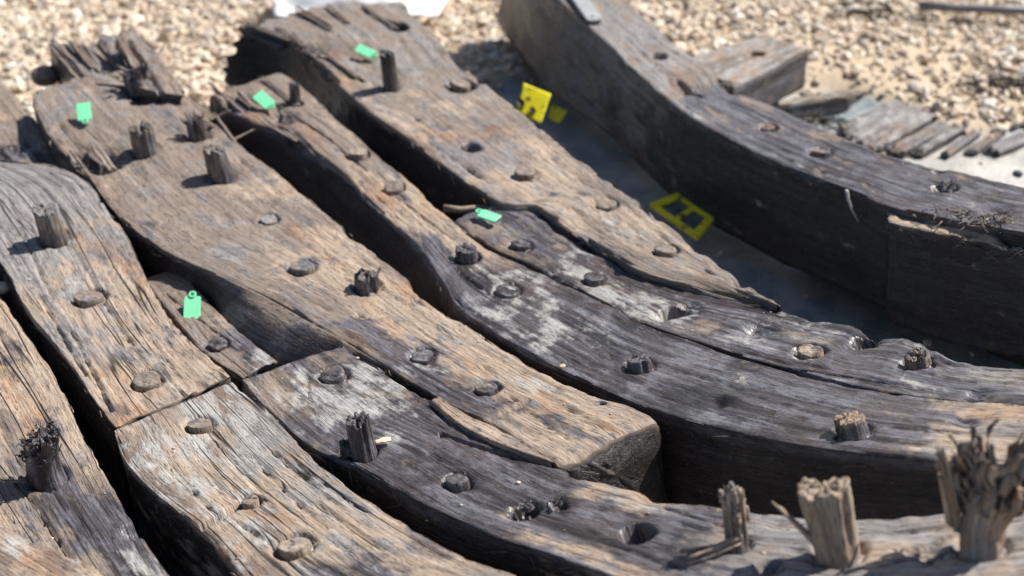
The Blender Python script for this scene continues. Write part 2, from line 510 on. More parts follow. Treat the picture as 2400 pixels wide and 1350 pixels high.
def timber(label, near, far, dz=0.0, th=0.20, flare=0.0, rag=(0.0, 0.0), base=(0, 0, 0, 0), crk=0.25, blobs=(), feats=(),
           rough=1.0, chip=1.0, rc=0.0022, name='ship_timber', cat='timber', group='oak frame timbers of the wreck',
           pegs=(), fzone=None, torn=(), step=0.0042, ntop=56, sink=None, mat=None, endround=0.0, splinters=0, tops=(0, 0)):
    _seed[0] += 1
    sd = _seed[0] * 13.37
    Nn, Ln = resample(near, dz); Ff, Lf = resample(far, dz)
    L = 0.5 * (Ln + Lf)
    W = np.linalg.norm(Ff - Nn, axis=1).mean()
    n = max(24, int(L / step))
    # cross-section ring
    nside, nfar, nbot = 21, 13, 4
    dside = np.concatenate([np.linspace(1, 0.05, 18), [0.026, 0.012, 0.004]])
    dfar = np.concatenate([[0.004, 0.012, 0.03], np.linspace(0.06, 1, 10)])
    e = np.linspace(0, 1, ntop)
    e = 0.5 - 0.5 * np.cos(np.pi * e) if ntop < 40 else 0.6 * e + 0.4 * (0.5 - 0.5 * np.cos(np.pi * e))
    S = np.concatenate([np.zeros(nside), e, np.ones(nfar), np.linspace(1, 0, nbot + 2)[1:-1]])
    D = np.concatenate([dside, np.zeros(ntop), dfar, np.ones(nbot)])
    istop = np.concatenate([np.zeros(nside), np.ones(ntop), np.zeros(nfar), np.zeros(nbot)])
    M = len(S)
    tt = np.linspace(0, 1, n)
    # ragged ends
    gvr = S * W + D * th
    def ragged(amp, k):
        if amp == 0: return 0.004 * noise(gvr * 25, k, sd) / L
        return amp * (0.55 * noise(gvr * 16, k + 0.5, sd) + 0.35 * noise(gvr * 50, k + 3.5, sd) + 0.25 * noise(gvr * 130, k + 7.5, sd)) / L
    t0 = ragged(rag[0], 1.0); t1 = 1 + ragged(rag[1], 9.0)
    # smooth shear so only the end zones are disturbed
    T = tt[:, None] + np.where(tt[:, None] < 0.5, t0 * (1 - sstep(0, 0.25, tt[:, None])), (t1 - 1) * sstep(0.75, 1, tt[:, None]))
    grid = np.linspace(0, 1, len(Nn))

    def ev(A, T):
        o = np.empty(T.shape + (3,))
        for k in range(3):
            o[..., k] = np.interp(T, grid, A[:, k])
            lo = A[0, k] + (A[1, k] - A[0, k]) * (T * (len(Nn) - 1)); hi = A[-1, k] + (A[-1, k] - A[-2, k]) * ((T - 1) * (len(Nn) - 1))
            o[..., k] = np.where(T < 0, lo, np.where(T > 1, hi, o[..., k]))
        return o
    A = ev(Nn, T); B = ev(Ff, T)
    Sx = np.broadcast_to(S, T.shape)
    Pt = A * (1 - Sx[..., None]) + B * Sx[..., None]
    Pt[..., 2] = hull(Pt[..., 0], Pt[..., 1]) + dz
    lat = (B - A); lat[..., 2] = 0; lat /= np.linalg.norm(lat, axis=-1, keepdims=True) + 1e-9
    # downwards = minus the hull normal, softened
    ee = 1e-3
    nx = -(hull(Pt[..., 0] + ee, Pt[..., 1]) - hull(Pt[..., 0] - ee, Pt[..., 1])) / (2 * ee)
    ny = -(hull(Pt[..., 0], Pt[..., 1] + ee) - hull(Pt[..., 0], Pt[..., 1] - ee)) / (2 * ee)
    dn = -np.stack([nx * 0.8, ny * 0.8, np.ones_like(nx)], -1)
    dn /= np.linalg.norm(dn, axis=-1, keepdims=True)
    gu = T * L + sd; gv = Sx * W + 0 * T
    Dm = D * th
    side = (1 - istop)[None, :]
    Pt += dn * Dm[None, :, None]
    fl = (np.where(S < 0.5, -1, 1) * flare * D * (1 - istop) * (np.abs(S - 0.5) > 0.49))[None, :, None]
    Pt += lat * fl
    if fzone:       # a flank hewn to a slope over part of the length
        pz = on_hull(fzone[0], fzone[1], dz)
        kz = np.exp(-(np.hypot(A[..., 0] - pz[0], A[..., 1] - pz[1]) / fzone[2]) ** 4)
        near_side = ((S < 0.01) & (istop == 0))[None, :]
        Pt -= lat * (kz * fzone[3] * np.clip(Dm / fzone[4], 0, 1)[None, :] * near_side)[..., None]
    # rounded arrises, worn unevenly along the length
    wloc = np.linalg.norm(B - A, axis=-1)
    for sgn in (0, 1):
        rr = rc * (1.0 + 0.9 * noise(gu * 7, sgn * 5.0, sd) + 0.6 * noise(gu * 17 + 2 * noise(gu * 5, 1.0, sd), sgn * 5.0, sd + 3)).clip(0.25) + chip * 0.006 * sstep(0.25, 0.8, noise(gu * 11, 2.0 + sgn * 9, sd))
        x = (Sx if sgn == 0 else 1 - Sx) * wloc
        q = np.clip(1 - x / rr, 0, 1)
        Pt += dn * (rr * (1 - np.sqrt(np.clip(1 - q * q, 0, 1))) * istop)[..., None]
    if endround:
        q = np.clip(1 - (1 - T) * L / endround, 0, 1)
        drop = endround * (1 - np.sqrt(np.clip(1 - q * q, 0, 1)))
        Pt += dn * (drop * (1 - D[None, :]))[..., None]
    for e_i, e_a in enumerate(tops):     # worn-down ends
        if e_a:
            q = np.clip(1 - (T if e_i == 0 else 1 - T) * L / (abs(e_a) * 3), 0, 1)
            Pt += dn * (abs(e_a) * q * q * (1 - D[None, :]))[..., None]
    # surface normals from the grid
    du = np.gradient(Pt, axis=0)
    dv = np.roll(Pt, -1, axis=1) - np.roll(Pt, 1, axis=1)
    nm = np.cross(du, dv)
    nm /= np.linalg.norm(nm, axis=-1, keepdims=True) + 1e-12
    mid = Pt.mean(axis=1, keepdims=True)
    if ((Pt - mid) * nm).sum() < 0: nm = -nm
    gd = Dm[None, :] + 0 * T
    # near the arris every point shares one diagonal direction, so chips bite without folding the mesh
    ed_ = np.minimum(Sx, 1 - Sx) * wloc * istop + gd
    cdir = -dn + lat * np.where(Sx < 0.5, -1.0, 1.0)[..., None]
    cdir /= np.linalg.norm(cdir, axis=-1, keepdims=True)
    kc = np.exp(-(ed_ / 0.010) ** 2)[..., None]
    nm = nm * (1 - kc) + cdir * kc
    nm /= np.linalg.norm(nm, axis=-1, keepdims=True) + 1e-12
    gvv = gv + gd
    disp = rough * (0.0022 * noise(gu * 4, gvv * 7, sd) + 0.0011 * noise(gu * 14, gvv * 26, sd + 1) + 0.0007 * noise(gu * 7, gvv * 85, sd + 2)
                    + 0.0005 * noise(gu * 20, gvv * 170, sd + 4) + 0.0007 * noise(gu * 60, gvv * 70, sd + 5))
    ck = np.abs(noise(gu * 2.6, gvv * 34, sd + 6))
    disp -= rough * 0.002 * (1 - sstep(0.0, 0.09, ck)) * sstep(0.0, 0.5, noise(gu * 3, gvv * 6, sd + 8))
    # rot pits in patches
    disp -= rough * 0.0045 * sstep(0.30, 0.75, noise(gu * 28, gvv * 48, sd + 14)) * sstep(0.0, 0.45, noise(gu * 5, gvv * 8, sd + 15))
    disp -= rough * 0.0022 * sstep(0.25, 0.7, noise(gu * 55, gvv * 110, sd + 16)) * sstep(-0.1, 0.4, noise(gu * 6, gvv * 9, sd + 17))
    # sides are rougher: hollows and adze marks
    disp += side * rough * (0.005 * noise(gu * 7, gvv * 16, sd + 9) + 0.0030 * noise(gu * 20, gvv * 45, sd + 10))
    # chips along the arris
    edge_d = np.minimum(Sx, 1 - Sx) * wloc * istop + gd
    disp -= chip * 0.010 * np.exp(-edge_d / 0.010) * sstep(-0.2, 0.5, noise(gu * 3.3, 31.0, sd)) * sstep(0.1, 0.75, noise(gu * 15 + 3 * noise(gu * 4, 3.0, sd), (Sx > 0.5) * 7.0, sd + 11)) 
    disp -= chip * 0.0016 * np.exp(-edge_d / 0.006) * sstep(0.0, 0.6, noise(gu * 60, (Sx > 0.5) * 7.0, sd + 12))
    Pt = Pt + nm * disp[..., None]
    # holes, dents, cuts, rings on the upper face
    ctlv = np.zeros(T.shape + (4,)); ctlv[:] = base
    dk_ = (1 - istop)[None, :] * sstep(0.002, 0.02, gd)      # flank shade painted into the wood colour through the wet channel
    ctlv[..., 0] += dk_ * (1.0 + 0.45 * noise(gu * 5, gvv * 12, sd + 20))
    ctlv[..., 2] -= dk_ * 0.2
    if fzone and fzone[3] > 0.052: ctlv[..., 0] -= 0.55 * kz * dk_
    allf = list(feats)
    bite = lambda dep: np.where(istop[None, :] > 0, 1.0, np.clip(1 - gd / max(abs(dep), 1e-4), 0, 1))
    for pg in pegs:
        if pg[0] in ('disc', 'stub', 'fray'):
            allf.append(('ring', pg[1], pg[2], pg[3] / 2))
    for f in allf:
        if f[0] == 'cut':
            p0 = on_hull(f[1], f[2], dz); p1 = on_hull(f[3], f[4], dz)
            w = f[5] * mpp(p0); dep = f[6]
            d = p1[:2] - p0[:2]; l2 = d @ d
            q = Pt[..., :2] - p0[:2]
            h = np.clip((q @ d) / l2, 0, 1)
            dist = np.linalg.norm(q - h[..., None] * d, axis=-1) + 0.0015 * noise(Pt[..., 0] * 90, Pt[..., 1] * 90, sd)
            k = (1 - sstep(w * 0.35, w * 0.75, dist)) * bite(dep)
            Pt += dn * (k * dep)[..., None]
            continue
        p = on_hull(f[1], f[2], dz)
        r = f[3] * mpp(p)
        qx, qy = Pt[..., 0] - p[0], Pt[..., 1] - p[1]
        ang = np.arctan2(qy, qx)
        dist = np.hypot(qx, qy) * (1 + 0.12 * noise(np.cos(ang) * 2 + p[0] * 50, np.sin(ang) * 2, sd))
        if f[0] == 'hole':
            k = (1 - sstep(r * 0.80, r * 1.08, dist)) * bite(f[4])
            Pt += dn * (k * f[4] * (1 + 0.25 * noise(Pt[..., 0] * 120, Pt[..., 1] * 120, sd)))[..., None]
            ctlv[..., 0] = np.maximum(ctlv[..., 0], 0.9 * (1 - sstep(r * 0.9, r * 1.6, dist)) * istop)
        elif f[0] == 'dent':
            k = (1 - sstep(0.0, r * 1.2, dist)) * bite(f[4])
            Pt += dn * (k * f[4] * (1 + 0.5 * noise(Pt[..., 0] * 100, Pt[..., 1] * 100, sd) + 0.4 * noise(Pt[..., 0] * 260, Pt[..., 1] * 260, sd)))[..., None]
            ctlv[..., 0] = np.maximum(ctlv[..., 0], (0.8 if f[4] > 0 else 0.0) * k)
        elif f[0] == 'ring':
            k = np.exp(-((dist - r * 1.09) / 0.0030) ** 2) * istop
            Pt += dn * (k * 0.0095)[..., None]
            ctlv[..., 0] = np.clip(ctlv[..., 0] + 0.45 * np.exp(-((dist - r * 1.05) / 0.006) ** 2) * istop, 0, 1)
    # stains (world-space ellipses on the timber)
    for ch, px, py, ra, rb, am in blobs:
        p = on_hull(px, py, dz)
        q = Pt[..., :2] - p[:2]
        ua = np.array([UX, UY]); ub = np.array([-UY, UX])
        k = am * np.exp(-((q @ ua) / ra) ** 2 - ((q @ ub) / rb) ** 2)
        c = 'wgtm'.index(ch)
        ctlv[..., c] = np.clip(ctlv[..., c] + k, -0.5, 1.2)
    if sink is not None:
        Pt[..., 2] = np.maximum(Pt[..., 2], sink)
    rc_ = np.random.default_rng(int(sd * 7))
    for _ in range(int(70 * L * W / 0.3)):
        CRUMB.append(Pt[rc_.integers(3, n - 3), nside + rc_.integers(3, ntop - 3)])
    # caps
    Vs = [Pt.reshape(-1, 3)]
    Gs = [np.stack([gu, gv, gd + sd * 0.37], -1).reshape(-1, 3)]
    Cs = [ctlv.reshape(-1, 4)]
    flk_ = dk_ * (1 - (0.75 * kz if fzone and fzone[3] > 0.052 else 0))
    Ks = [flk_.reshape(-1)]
    idx = np.arange(n * M).reshape(n, M)
    i2 = np.roll(idx, -1, axis=1)
    Fs = [np.stack([idx[:-1], idx[1:], i2[1:], i2[:-1]], -1).reshape(-1, 4)]
    off = n * M
    for end, sg in ((0, -1), (n - 1, 1)):
        ring = Pt[end]; prev = idx[end]
        cen = ring.mean(0)
        axis_v = (Pt[-1].mean(0) - Pt[0].mean(0)); axis_v /= np.linalg.norm(axis_v)
        for k in np.linspace(0, 1, 9)[1:]:
            R = ring * (1 - k) + cen * k
            R = R + axis_v * (sg * (0.004 * noise(R[:, 0] * 60 + sd, R[:, 1] * 60, R[:, 2] * 60) + 0.002 * noise(R[:, 0] * 170 + sd, R[:, 1] * 170, R[:, 2] * 170) + (0.012 * math.sqrt(k) if endround and sg > 0 else 0)))[:, None]
            Vs.append(R)
            q = R - cen
            Gs.append(np.stack([q[:, 2] * 4 + sd, np.hypot(q[:, 0], q[:, 1]), q[:, 2] + sd], -1))
            cc_ = ctlv[end].copy(); cc_[:, 0] = np.clip(cc_[:, 0] + 0.55, 0, 1); cc_[:, 2] -= 0.3
            Cs.append(cc_)
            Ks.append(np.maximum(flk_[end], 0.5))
            cur = off + np.arange(M); off += M
            a_, b_ = (prev, cur) if sg > 0 else (cur, prev)
            Fs.append(np.stack([a_, b_, np.roll(b_, -1), np.roll(a_, -1)], -1))
            prev = cur
    V = np.vstack(Vs); Gv = np.vstack(Gs); C = np.vstack(Cs); Fq = np.vstack(Fs)
    # make faces look outwards
    p = V[Fq[: (n - 1) * M]]
    nn = np.cross(p[:, 1] - p[:, 0], p[:, 2] - p[:, 0])
    cen = V.mean(0)
    topsel = np.abs(nn[:, 2]) > 0.7 * np.linalg.norm(nn, axis=1)
    topsel &= p[:, :, 2].mean(1) > np.median(V[:, 2])
    if nn[topsel, 2].sum() < 0: Fq = Fq[:, ::-1]
    root_loc = np.array([V[:, 0].mean(), V[:, 1].mean(), V[:, 2].min()])
    root = empty(name, root_loc)
    tag(root, label, cat, group)
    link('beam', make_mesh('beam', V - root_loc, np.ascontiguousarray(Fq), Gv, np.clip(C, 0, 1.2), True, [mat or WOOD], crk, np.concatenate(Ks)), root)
    for pg in pegs:
        peg(root, root_loc, dz, pg, base)
    if torn: shards(root, root_loc, dz, torn)
    if splinters:
        G_ = Geo()
        r_ = np.random.default_rng(int(sd * 10))
        for k in range(splinters):
            t = r_.random(); sde = r_.random() < 0.75
            p = (np.array([np.interp(t, grid, (Nn if sde else Ff)[:, q]) for q in range(3)]))
            dirv = (ev(Nn, np.array([min(1, t + 0.02)]))[0] - ev(Nn, np.array([max(0, t - 0.02)]))[0]); dirv /= np.linalg.norm(dirv)
            if r_.random() < 0.5: dirv = -dirv
            outw = (Nn[0] - Ff[0]) * (1 if sde else -1); outw[2] = 0; outw /= np.linalg.norm(outw)
            ln = r_.uniform(0.008, 0.032)
            d2 = dirv * 0.85 + outw * r_.uniform(0.05, 0.5) + np.array([0, 0, r_.uniform(-0.5, 0.25)])
            p = p - np.array([0, 0, r_.uniform(0.004, 0.02)])
            pts = [p - dirv * 0.01 + (d2 * ln) * q + np.array([0, 0, -0.12 * ln * q * q]) for q in np.linspace(0, 1, 5)]
            G_.fibre(np.array(pts) - root_loc, r_.uniform(0.0007, 0.0019), 0.0003, 4, (0.1, 0.3, 0.7 * r_.random(), 0), 0.5, k * 0.31)
        o = G_.build('edge_splinters', PEGWOOD, root)
        o['kind'] = 'stuff'
    return root, root_loc


# ------------------------------------------------------------------ treenails
_pk = [0]


def frame(nrm, lean):
    a = np.asarray(nrm, float) + np.array([lean[0], lean[1], 0])
    a /= np.linalg.norm(a)
    x = np.cross(a, [0.2, 1, 0.1]); x /= np.linalg.norm(x)
    return x, np.cross(a, x), a


def shards(root, rl, dz, items):
    """torn splinters: (px0, py0, px1, py1, lift0, lift1, width_px, ctl)"""
    for q, (x0, y0, x1, y1, l0, l1, w, c) in enumerate(items):
        a = on_hull(x0, y0, dz + l0); b = on_hull(x1, y1, dz + l1)
        G = Geo()
        r = 0.5 * w * mpp(a)
        rg = np.random.default_rng(int(x0 * 7 + y0))
        side = np.cross(b - a, [0, 0, 1]); side /= np.linalg.norm(side) + 1e-9
        for k in range(4):
            o = side * rg.uniform(-1, 1) * r * 0.8 + np.array([0, 0, rg.uniform(-0.4, 0.4) * r])
            e0, e1 = rg.uniform(-0.05, 0.15), rg.uniform(0.75, 1.05)
            pts = [a + (b - a) * t + o + rg.normal(0, 0.06 * r, 3) for t in np.linspace(e0, e1, 9)]
            G.fibre(pts, r * rg.uniform(0.5, 0.8), r * rg.uniform(0.12, 0.35), 7, c, rg.uniform(0.45, 0.8), q + k * .3 + x0)
        G.build('splinter', PEGWOOD, root, (0, 0, 0) if False else tuple(-rl))


def peg(root, rl, dz, pg, base):
    """pg = (kind, px, py, width_px, height_px, options)"""
    _pk[0] += 1
    sd = _pk[0] * 3.71
    kind, px, py, w, h = pg[:5]
    op = pg[5] if len(pg) > 5 else {}
    p = on_hull(px, py, dz)
    k = mpp(p)
    R = 0.5 * w * k
    H = h * k / CP * (0.55 if kind == 'disc' else 0.92)
    nrm = hull_n(p[0], p[1])
    ex, ey, ez = frame(nrm, op.get('lean', (0, 0)))
    G = Geo()
    c0 = op.get('ctl', (0.55, 0.25, 0.1, 0.0) if kind == 'disc' else (0.35, 0.45, 0.2, 0.0))
    if kind == 'disc':
        c0 = (c0[0] * 0.8 + 0.12,) + tuple(c0[1:])
        ns = 30
        an = np.linspace(0, 2 * np.pi, ns, endpoint=False)
        rad = R * (1 + 0.06 * noise(np.cos(an) * 1.5 + sd, np.sin(an) * 1.5, sd) + 0.03 * noise(np.cos(an) * 5 + sd, np.sin(an) * 5, sd))
        tx, ty = op.get('tilt', (random.uniform(-.12, .12), random.uniform(-.12, .12)))
        V = []; Gc = []; F = []
        levels = [(1.0, -0.012), (1.0, -0.003), (0.99, H * 0.7), (0.95, H), (0.8, H), (0.62, H), (0.42, H), (0.2, H)]
        for q, (s_, z_) in enumerate(levels):
            x = np.cos(an) * rad * s_; y = np.sin(an) * rad * s_
            z = z_ + (0 if q < 2 else 1) * (tx * x + ty * y + 0.0016 * noise(x * 160 + sd, y * 160, sd) + 0.0012 * noise(x * 400 + sd, y * 90, sd))
            for i in range(ns):
                V.append(ex * x[i] + ey * y[i] + ez * z[i])
                Gc.append((x[i] * 2.0 + sd, y[i] * 0.8, z[i] + sd) if q > 2 else (z[i] + sd, an[i] * R, sd))
        for q in range(len(levels) - 1):
            for i in range(ns):
                j = (i + 1) % ns
                F.append((q * ns + i, q * ns + j, (q + 1) * ns + j, (q + 1) * ns + i))
        F.append(tuple((len(levels) - 1) * ns + i for i in range(ns)))
        G.add(V, F, Gc, c0)
    else:
        if px < 1700: c0 = (min(1.1, c0[0] + 0.28),) + tuple(c0[1:])
        ns, nl = 56, 22
        an = np.linspace(0, 2 * np.pi, ns, endpoint=False)
        ca, sa = np.cos(an), np.sin(an)
        jag = op.get('jag', 0.22)
        top = H * (1 - jag * (0.5 + 0.5 * noise(ca * 1.3 + sd, sa * 1.3, sd)) - 0.5 * jag * noise(ca * 4 + sd, sa * 4, sd) - op.get('step', 0.4) * jag * (noise(an * 5.0, sd) > 0.2))
        bend = op.get('bend', (0, 0)); tap = op.get('taper', 0.05); flare = op.get('flare', 0.0)
        V = []; Gc = []; F = []
        rows = [(1.0, q) for q in np.linspace(-0.15, 1, nl)] + [(s_, 1.0) for s_ in (0.9, 0.75, 0.58, 0.4, 0.2, 0.05)]
        for s_, q in rows:
            groove = 1 - op.get('groove', 0.12) * sstep(0.1, 0.55, noise(ca * 3.2 + sd, sa * 3.2, q * 0.8 + sd)) * min(1, max(0.2, q + 0.3)) \
                - 0.06 * noise(ca * 9 + sd, sa * 9, q * 0.5)
            rad = R * (1 - tap * q + flare * max(0, q - 0.45) ** 2 * 3) * groove * (1 + 0.03 * noise(ca * 2, sa * 2, q * 6 + sd)) * s_
            if q < 0.12: rad = rad * (1 + 0.10 * (0.12 - q))
            z = top * q
            if s_ < 1:
                z = z + H * jag * 0.35 * noise(ca * s_ * 5 + sd, sa * s_ * 5, sd) + 0.0025 * noise(ca * s_ * 14 + sd, sa * s_ * 14, sd)
            bx = bend[0] * H * max(0, q) ** 2; by = bend[1] * H * max(0, q) ** 2
            for i in range(ns):
                V.append(ex * (rad[i] * ca[i]) + ey * (rad[i] * sa[i]) + ez * z[i] + np.array([bx, by, 0]))
                Gc.append((z[i] + sd, an[i] * R + (1 - s_) * 0.02, sd) if s_ == 1 else (ca[i] * s_ * R * 3 + sd, sa[i] * s_ * R * 3, sd))
        nr = len(rows)
        for q in range(nr - 1):
            for i in range(ns):
                j = (i + 1) % ns
                F.append((q * ns + i, q * ns + j, (q + 1) * ns + j, (q + 1) * ns + i))
        F.append(tuple((nr - 1) * ns + i for i in range(ns)))
        tipc = op.get('tip', None)
        if tipc is not None:
            C = []
            for s_, q in rows:
                C += [tuple(np.array(c0) * (1 - max(0, q) ** 2) + np.array(tipc) * max(0, q) ** 2)] * ns
            G.add(V, F, Gc, C)
        else:
            G.add(V, F, Gc, c0)
        r_ = np.random.default_rng(int(sd * 100))
        nf = op.get('fibres', 10)
        fl = op.get('flen', 0.35); sp = op.get('spread', 0.25)
        for q in range(nf):
            a = r_.uniform(0, 2 * np.pi); rr = R * math.sqrt(r_.uniform(0.1, 1.0))
            zb = H * r_.uniform(*op.get('from', (0.55, 0.9)))
            hh = max(0, zb / H)
            b0 = ex * (rr * math.cos(a) * (1 + flare * max(0, hh - .45) ** 2 * 3)) + ey * (rr * math.sin(a) * (1 + flare * max(0, hh - .45) ** 2 * 3)) + ez * zb + np.array([bend[0] * H * hh ** 2, bend[1] * H * hh ** 2, 0])
            out = ex * math.cos(a) + ey * math.sin(a)
            ln = H * fl * r_.uniform(0.5, 1.15)
            s1 = sp * r_.uniform(0.3, 1.5); cu = r_.uniform(-0.4, 0.6) * sp; cv = op.get('curl', 0.2) * r_.normal(0, 1, 3) * np.array([1, 1, 0.4])
            pts = [b0 + ez * ln * t * (1 - 0.25 * s1 * t) + out * ln * (s1 * t + cu * t * t) + np.array([bend[0], bend[1], 0]) * ln * t * 0.6 + cv * ln * 0.22 * math.sin(2.6 * t) + r_.normal(0, 0.0006, 3) for t in np.linspace(0, 1, 7)]
            cf = np.array(c0 if tipc is None else tipc, float); cf = cf + np.array([0, 0.2, 0.15, 0]) * r_.normal(0, 1)
            G.fibre(pts, op.get('fr', 0.0018) * r_.uniform(0.6, 1.3), op.get('tipr', 0.0006), 5, tuple(np.clip(cf, 0, 1)), r_.uniform(0.4, 1.0) * op.get('thin', 1.0), sd + q * .37)
    for (dx0, dy0, dz0, dx1, dy1, dz1, rad) in op.get('slivers', ()):
        a0 = np.array([dx0, dy0, dz0]); a1 = np.array([dx1, dy1, dz1])
        mid = (a0 + a1) / 2 + np.array([0.003, 0.002, -0.003])
        pts = [(1 - t) ** 2 * a0 + 2 * t * (1 - t) * mid + t * t * a1 for t in np.linspace(0, 1, 9)]
        for e_ in range(5):
            o_ = np.array([random.uniform(-1, 1), random.uniform(-1, 1), random.uniform(-1, 1)]) * rad * 0.6
            kk = random.uniform(0.75, 1.0); n_ = max(3, int(9 * kk))
            G.fibre(np.array(pts[:n_]) + o_, rad * 0.7, rad * 0.35, 6, (0.0, 0.3, 0.8, 0.1), 0.8, sd + e_)
    G.build('treenail', PEGWOOD, root, tuple(p - rl))


# ------------------------------------------------------------------ the frames, traced timber by timber
# stain channels: w wet/dark, g silver grey, t dry tan, m pale silt
timber('corner timber with pale dry face in the bottom left corner',
       [(-420, 1180), (-200, 1330), (60, 1520), (260, 1640)], [(-160, 1115), (0, 1205), (110, 1278), (240, 1352), (420, 1470)],
       dz=0.03, th=0.17, base=(0, 0.3, 0.45, 0.35))

timber('golden brown timber along the left edge carrying a dark frayed peg',
       [(-560, 640), (-330, 830), (-120, 1090), (20, 1300), (110, 1450)], [(-190, 430), (0, 690), (80, 810), (150, 925), (205, 1035), (262, 1140), (325, 1240), (400, 1350), (470, 1440)],
       dz=-0.005, crk=1.0, base=(0, 0.15, 0.55, 0),
       blobs=[('w', 230, 1220, 0.22, 0.07, 0.75), ('g', 230, 1200, 0.22, 0.08, 0.4), ('t', 130, 960, 0.30, 0.05, 0.6), ('w', 40, 860, 0.12, 0.06, 0.3), ('m', 330, 1320, 0.05, 0.05, 0.5), ('t', 250, 1200, .2, .08, -.5)],
       feats=[('dent', 310, 1248, 34, 0.010), ('dent', 300, 1225, 34, -0.006), ('cut', 10, 1075, 160, 1300, 7, 0.006), ('cut', 0, 990, 60, 1120, 6, 0.006), ('cut', 60, 1180, 170, 1310, 6, 0.006)],
       pegs=[('stub', 108, 1118, 82, 118, dict(lean=(-0.05, 0), jag=0.25, groove=.4, flare=0.10, taper=0.12, fibres=150, flen=0.11, spread=0.7, fr=0.0022, ctl=(1.1, 0.0, 0.0, 0), bend=(0.14, 0), **{'from': (0.45, 0.98)},
                                             slivers=[(-0.02, -0.012, 0.004, -0.058, -0.018, 0.010, 0.0025)]))], splinters=22)

timber('broad tan timber with a square stub peg and a saw cut end, left side',
       [(-330, 330), (-160, 430), (-60, 530), (0, 617), (45, 690), (100, 770), (160, 850), (210, 925), (266, 1002)],
       [(20, 380), (120, 388), (205, 425), (252, 488), (296, 556), (340, 644), (400, 752), (470, 830), (536, 888)],
       rag=(0.02, 0), crk=1.0, base=(0, 0.25, 0.38, 0.0),
       blobs=[('g', 90, 430, 0.15, 0.20, 0.75), ('g', 20, 560, 0.22, 0.10, 0.6), ('t', 330, 830, 0.30, 0.14, 0.5), ('t', 140, 640, 0.2, 0.1, 0.25), ('g', 180, 830, 0.12, 0.12, 0.3), ('m', 170, 665, 0.04, 0.03, 0.5), ('m', 275, 785, 0.06, 0.08, 0.25), ('g', 290, 590, .1, .03, .5), ('w', 200, 850, .04, .1, .25), ('w', 310, 820, .05, .08, .2)],
       feats=[('dent', 165, 690, 26, 0.006), ('cut', 20, 470, 120, 700, 5, 0.005), ('cut', 170, 780, 260, 960, 6, 0.006), ('cut', 90, 690, 200, 880, 5, 0.006), ('cut', 250, 720, 370, 900, 5, 0.005), ('cut', 330, 760, 430, 900, 5, 0.005), ('cut', 160, 570, 280, 760, 4, 0.004)],
       pegs=[('stub', 128, 560, 62, 84, dict(lean=(-0.08, 0), groove=0.26, jag=0.14, tip=(0.0, 0.8, 0.2, 0.1), ctl=(0.45, 0.3, 0.1, 0), fibres=0)),
             ('disc', 208, 697, 66, 8, dict(tilt=(0.05, 0.25), ctl=(0.35, 0.2, 0.3, 0))),
             ('disc', 343, 891, 62, 6, dict(ctl=(0.35, 0.3, 0.4, 0)))], splinters=40, step=0.0038, ntop=64)

timber('whitish cracked timber below the saw cut, lower left',
       [(271, 1008), (302, 1078), (350, 1140), (415, 1195), (478, 1248), (560, 1345), (700, 1480)],
       [(545, 893), (620, 962), (700, 1042), (800, 1130), (900, 1200), (1000, 1262), (1100, 1316), (1230, 1362), (1420, 1440)],
       crk=0.95, base=(0.12, 0.36, 0.34, 0.14),
       blobs=[('m', 430, 1030, 0.12, 0.10, 0.42), ('m', 560, 960, 0.10, 0.05, 0.45), ('m', 530, 1215, 0.14, 0.06, 0.40), ('g', 640, 1020, 0.20, 0.06, 0.5), ('t', 800, 1210, 0.2, 0.07, 0.55), ('w', 980, 1330, 0.12, 0.12, 0.4), ('w', 330, 1150, 0.1, 0.035, 0.35), ('t', 560, 1100, 0.2, 0.06, 0.3), ('m', 470, 930, .05, .05, .3), ('t', 880, 1230, .12, .03, .5)],
       feats=[('cut', 478, 1232, 560, 1185, 16, 0.016), ('cut', 560, 1185, 610, 1172, 13, 0.014), ('cut', 490, 1010, 640, 1190, 5, 0.005), ('cut', 590, 1070, 760, 1240, 6, 0.007), ('cut', 640, 1060, 800, 1190, 5, 0.006), ('cut', 400, 1100, 520, 1220, 5, 0.006), ('cut', 560, 1225, 660, 1290, 6, 0.007), ('cut', 740, 1180, 900, 1290, 5, 0.006), ('cut', 700, 1090, 860, 1200, 5, 0.005), ('cut', 500, 1130, 575, 1190, 4, 0.004), ('cut', 780, 1270, 900, 1340, 6, 0.006)],
       pegs=[('disc', 468, 995, 56, 6, dict(ctl=(0.15, 0.2, 0.3, 0), tilt=(0, 0.25))), ('disc', 586, 1176, 40, 8, dict(ctl=(0.1, 0.4, 0.4, 0.1))),
             ('disc', 690, 1280, 80, 9, dict(ctl=(0.1, 0.2, 0.5, 0), tilt=(0.0, 0.25)))], splinters=50, step=0.0036, ntop=68, chip=1.5)

timber('low grey timber behind the sawn left timber, upper left edge',
       [(-420, 170), (-240, 290), (-60, 430), (60, 560)], [(-60, 140), (20, 195), (75, 270), (115, 340), (165, 395), (260, 500)],
       dz=-0.05, th=0.14, base=(0, 0.45, 0.25, 0.1), rag=(0.03, 0), blobs=[('w', 20, 360, 0.06, 0.08, 0.5)], feats=[('dent', 20, 350, 60, 0.012), ('dent', 110, 370, 40, .01)], step=0.006)

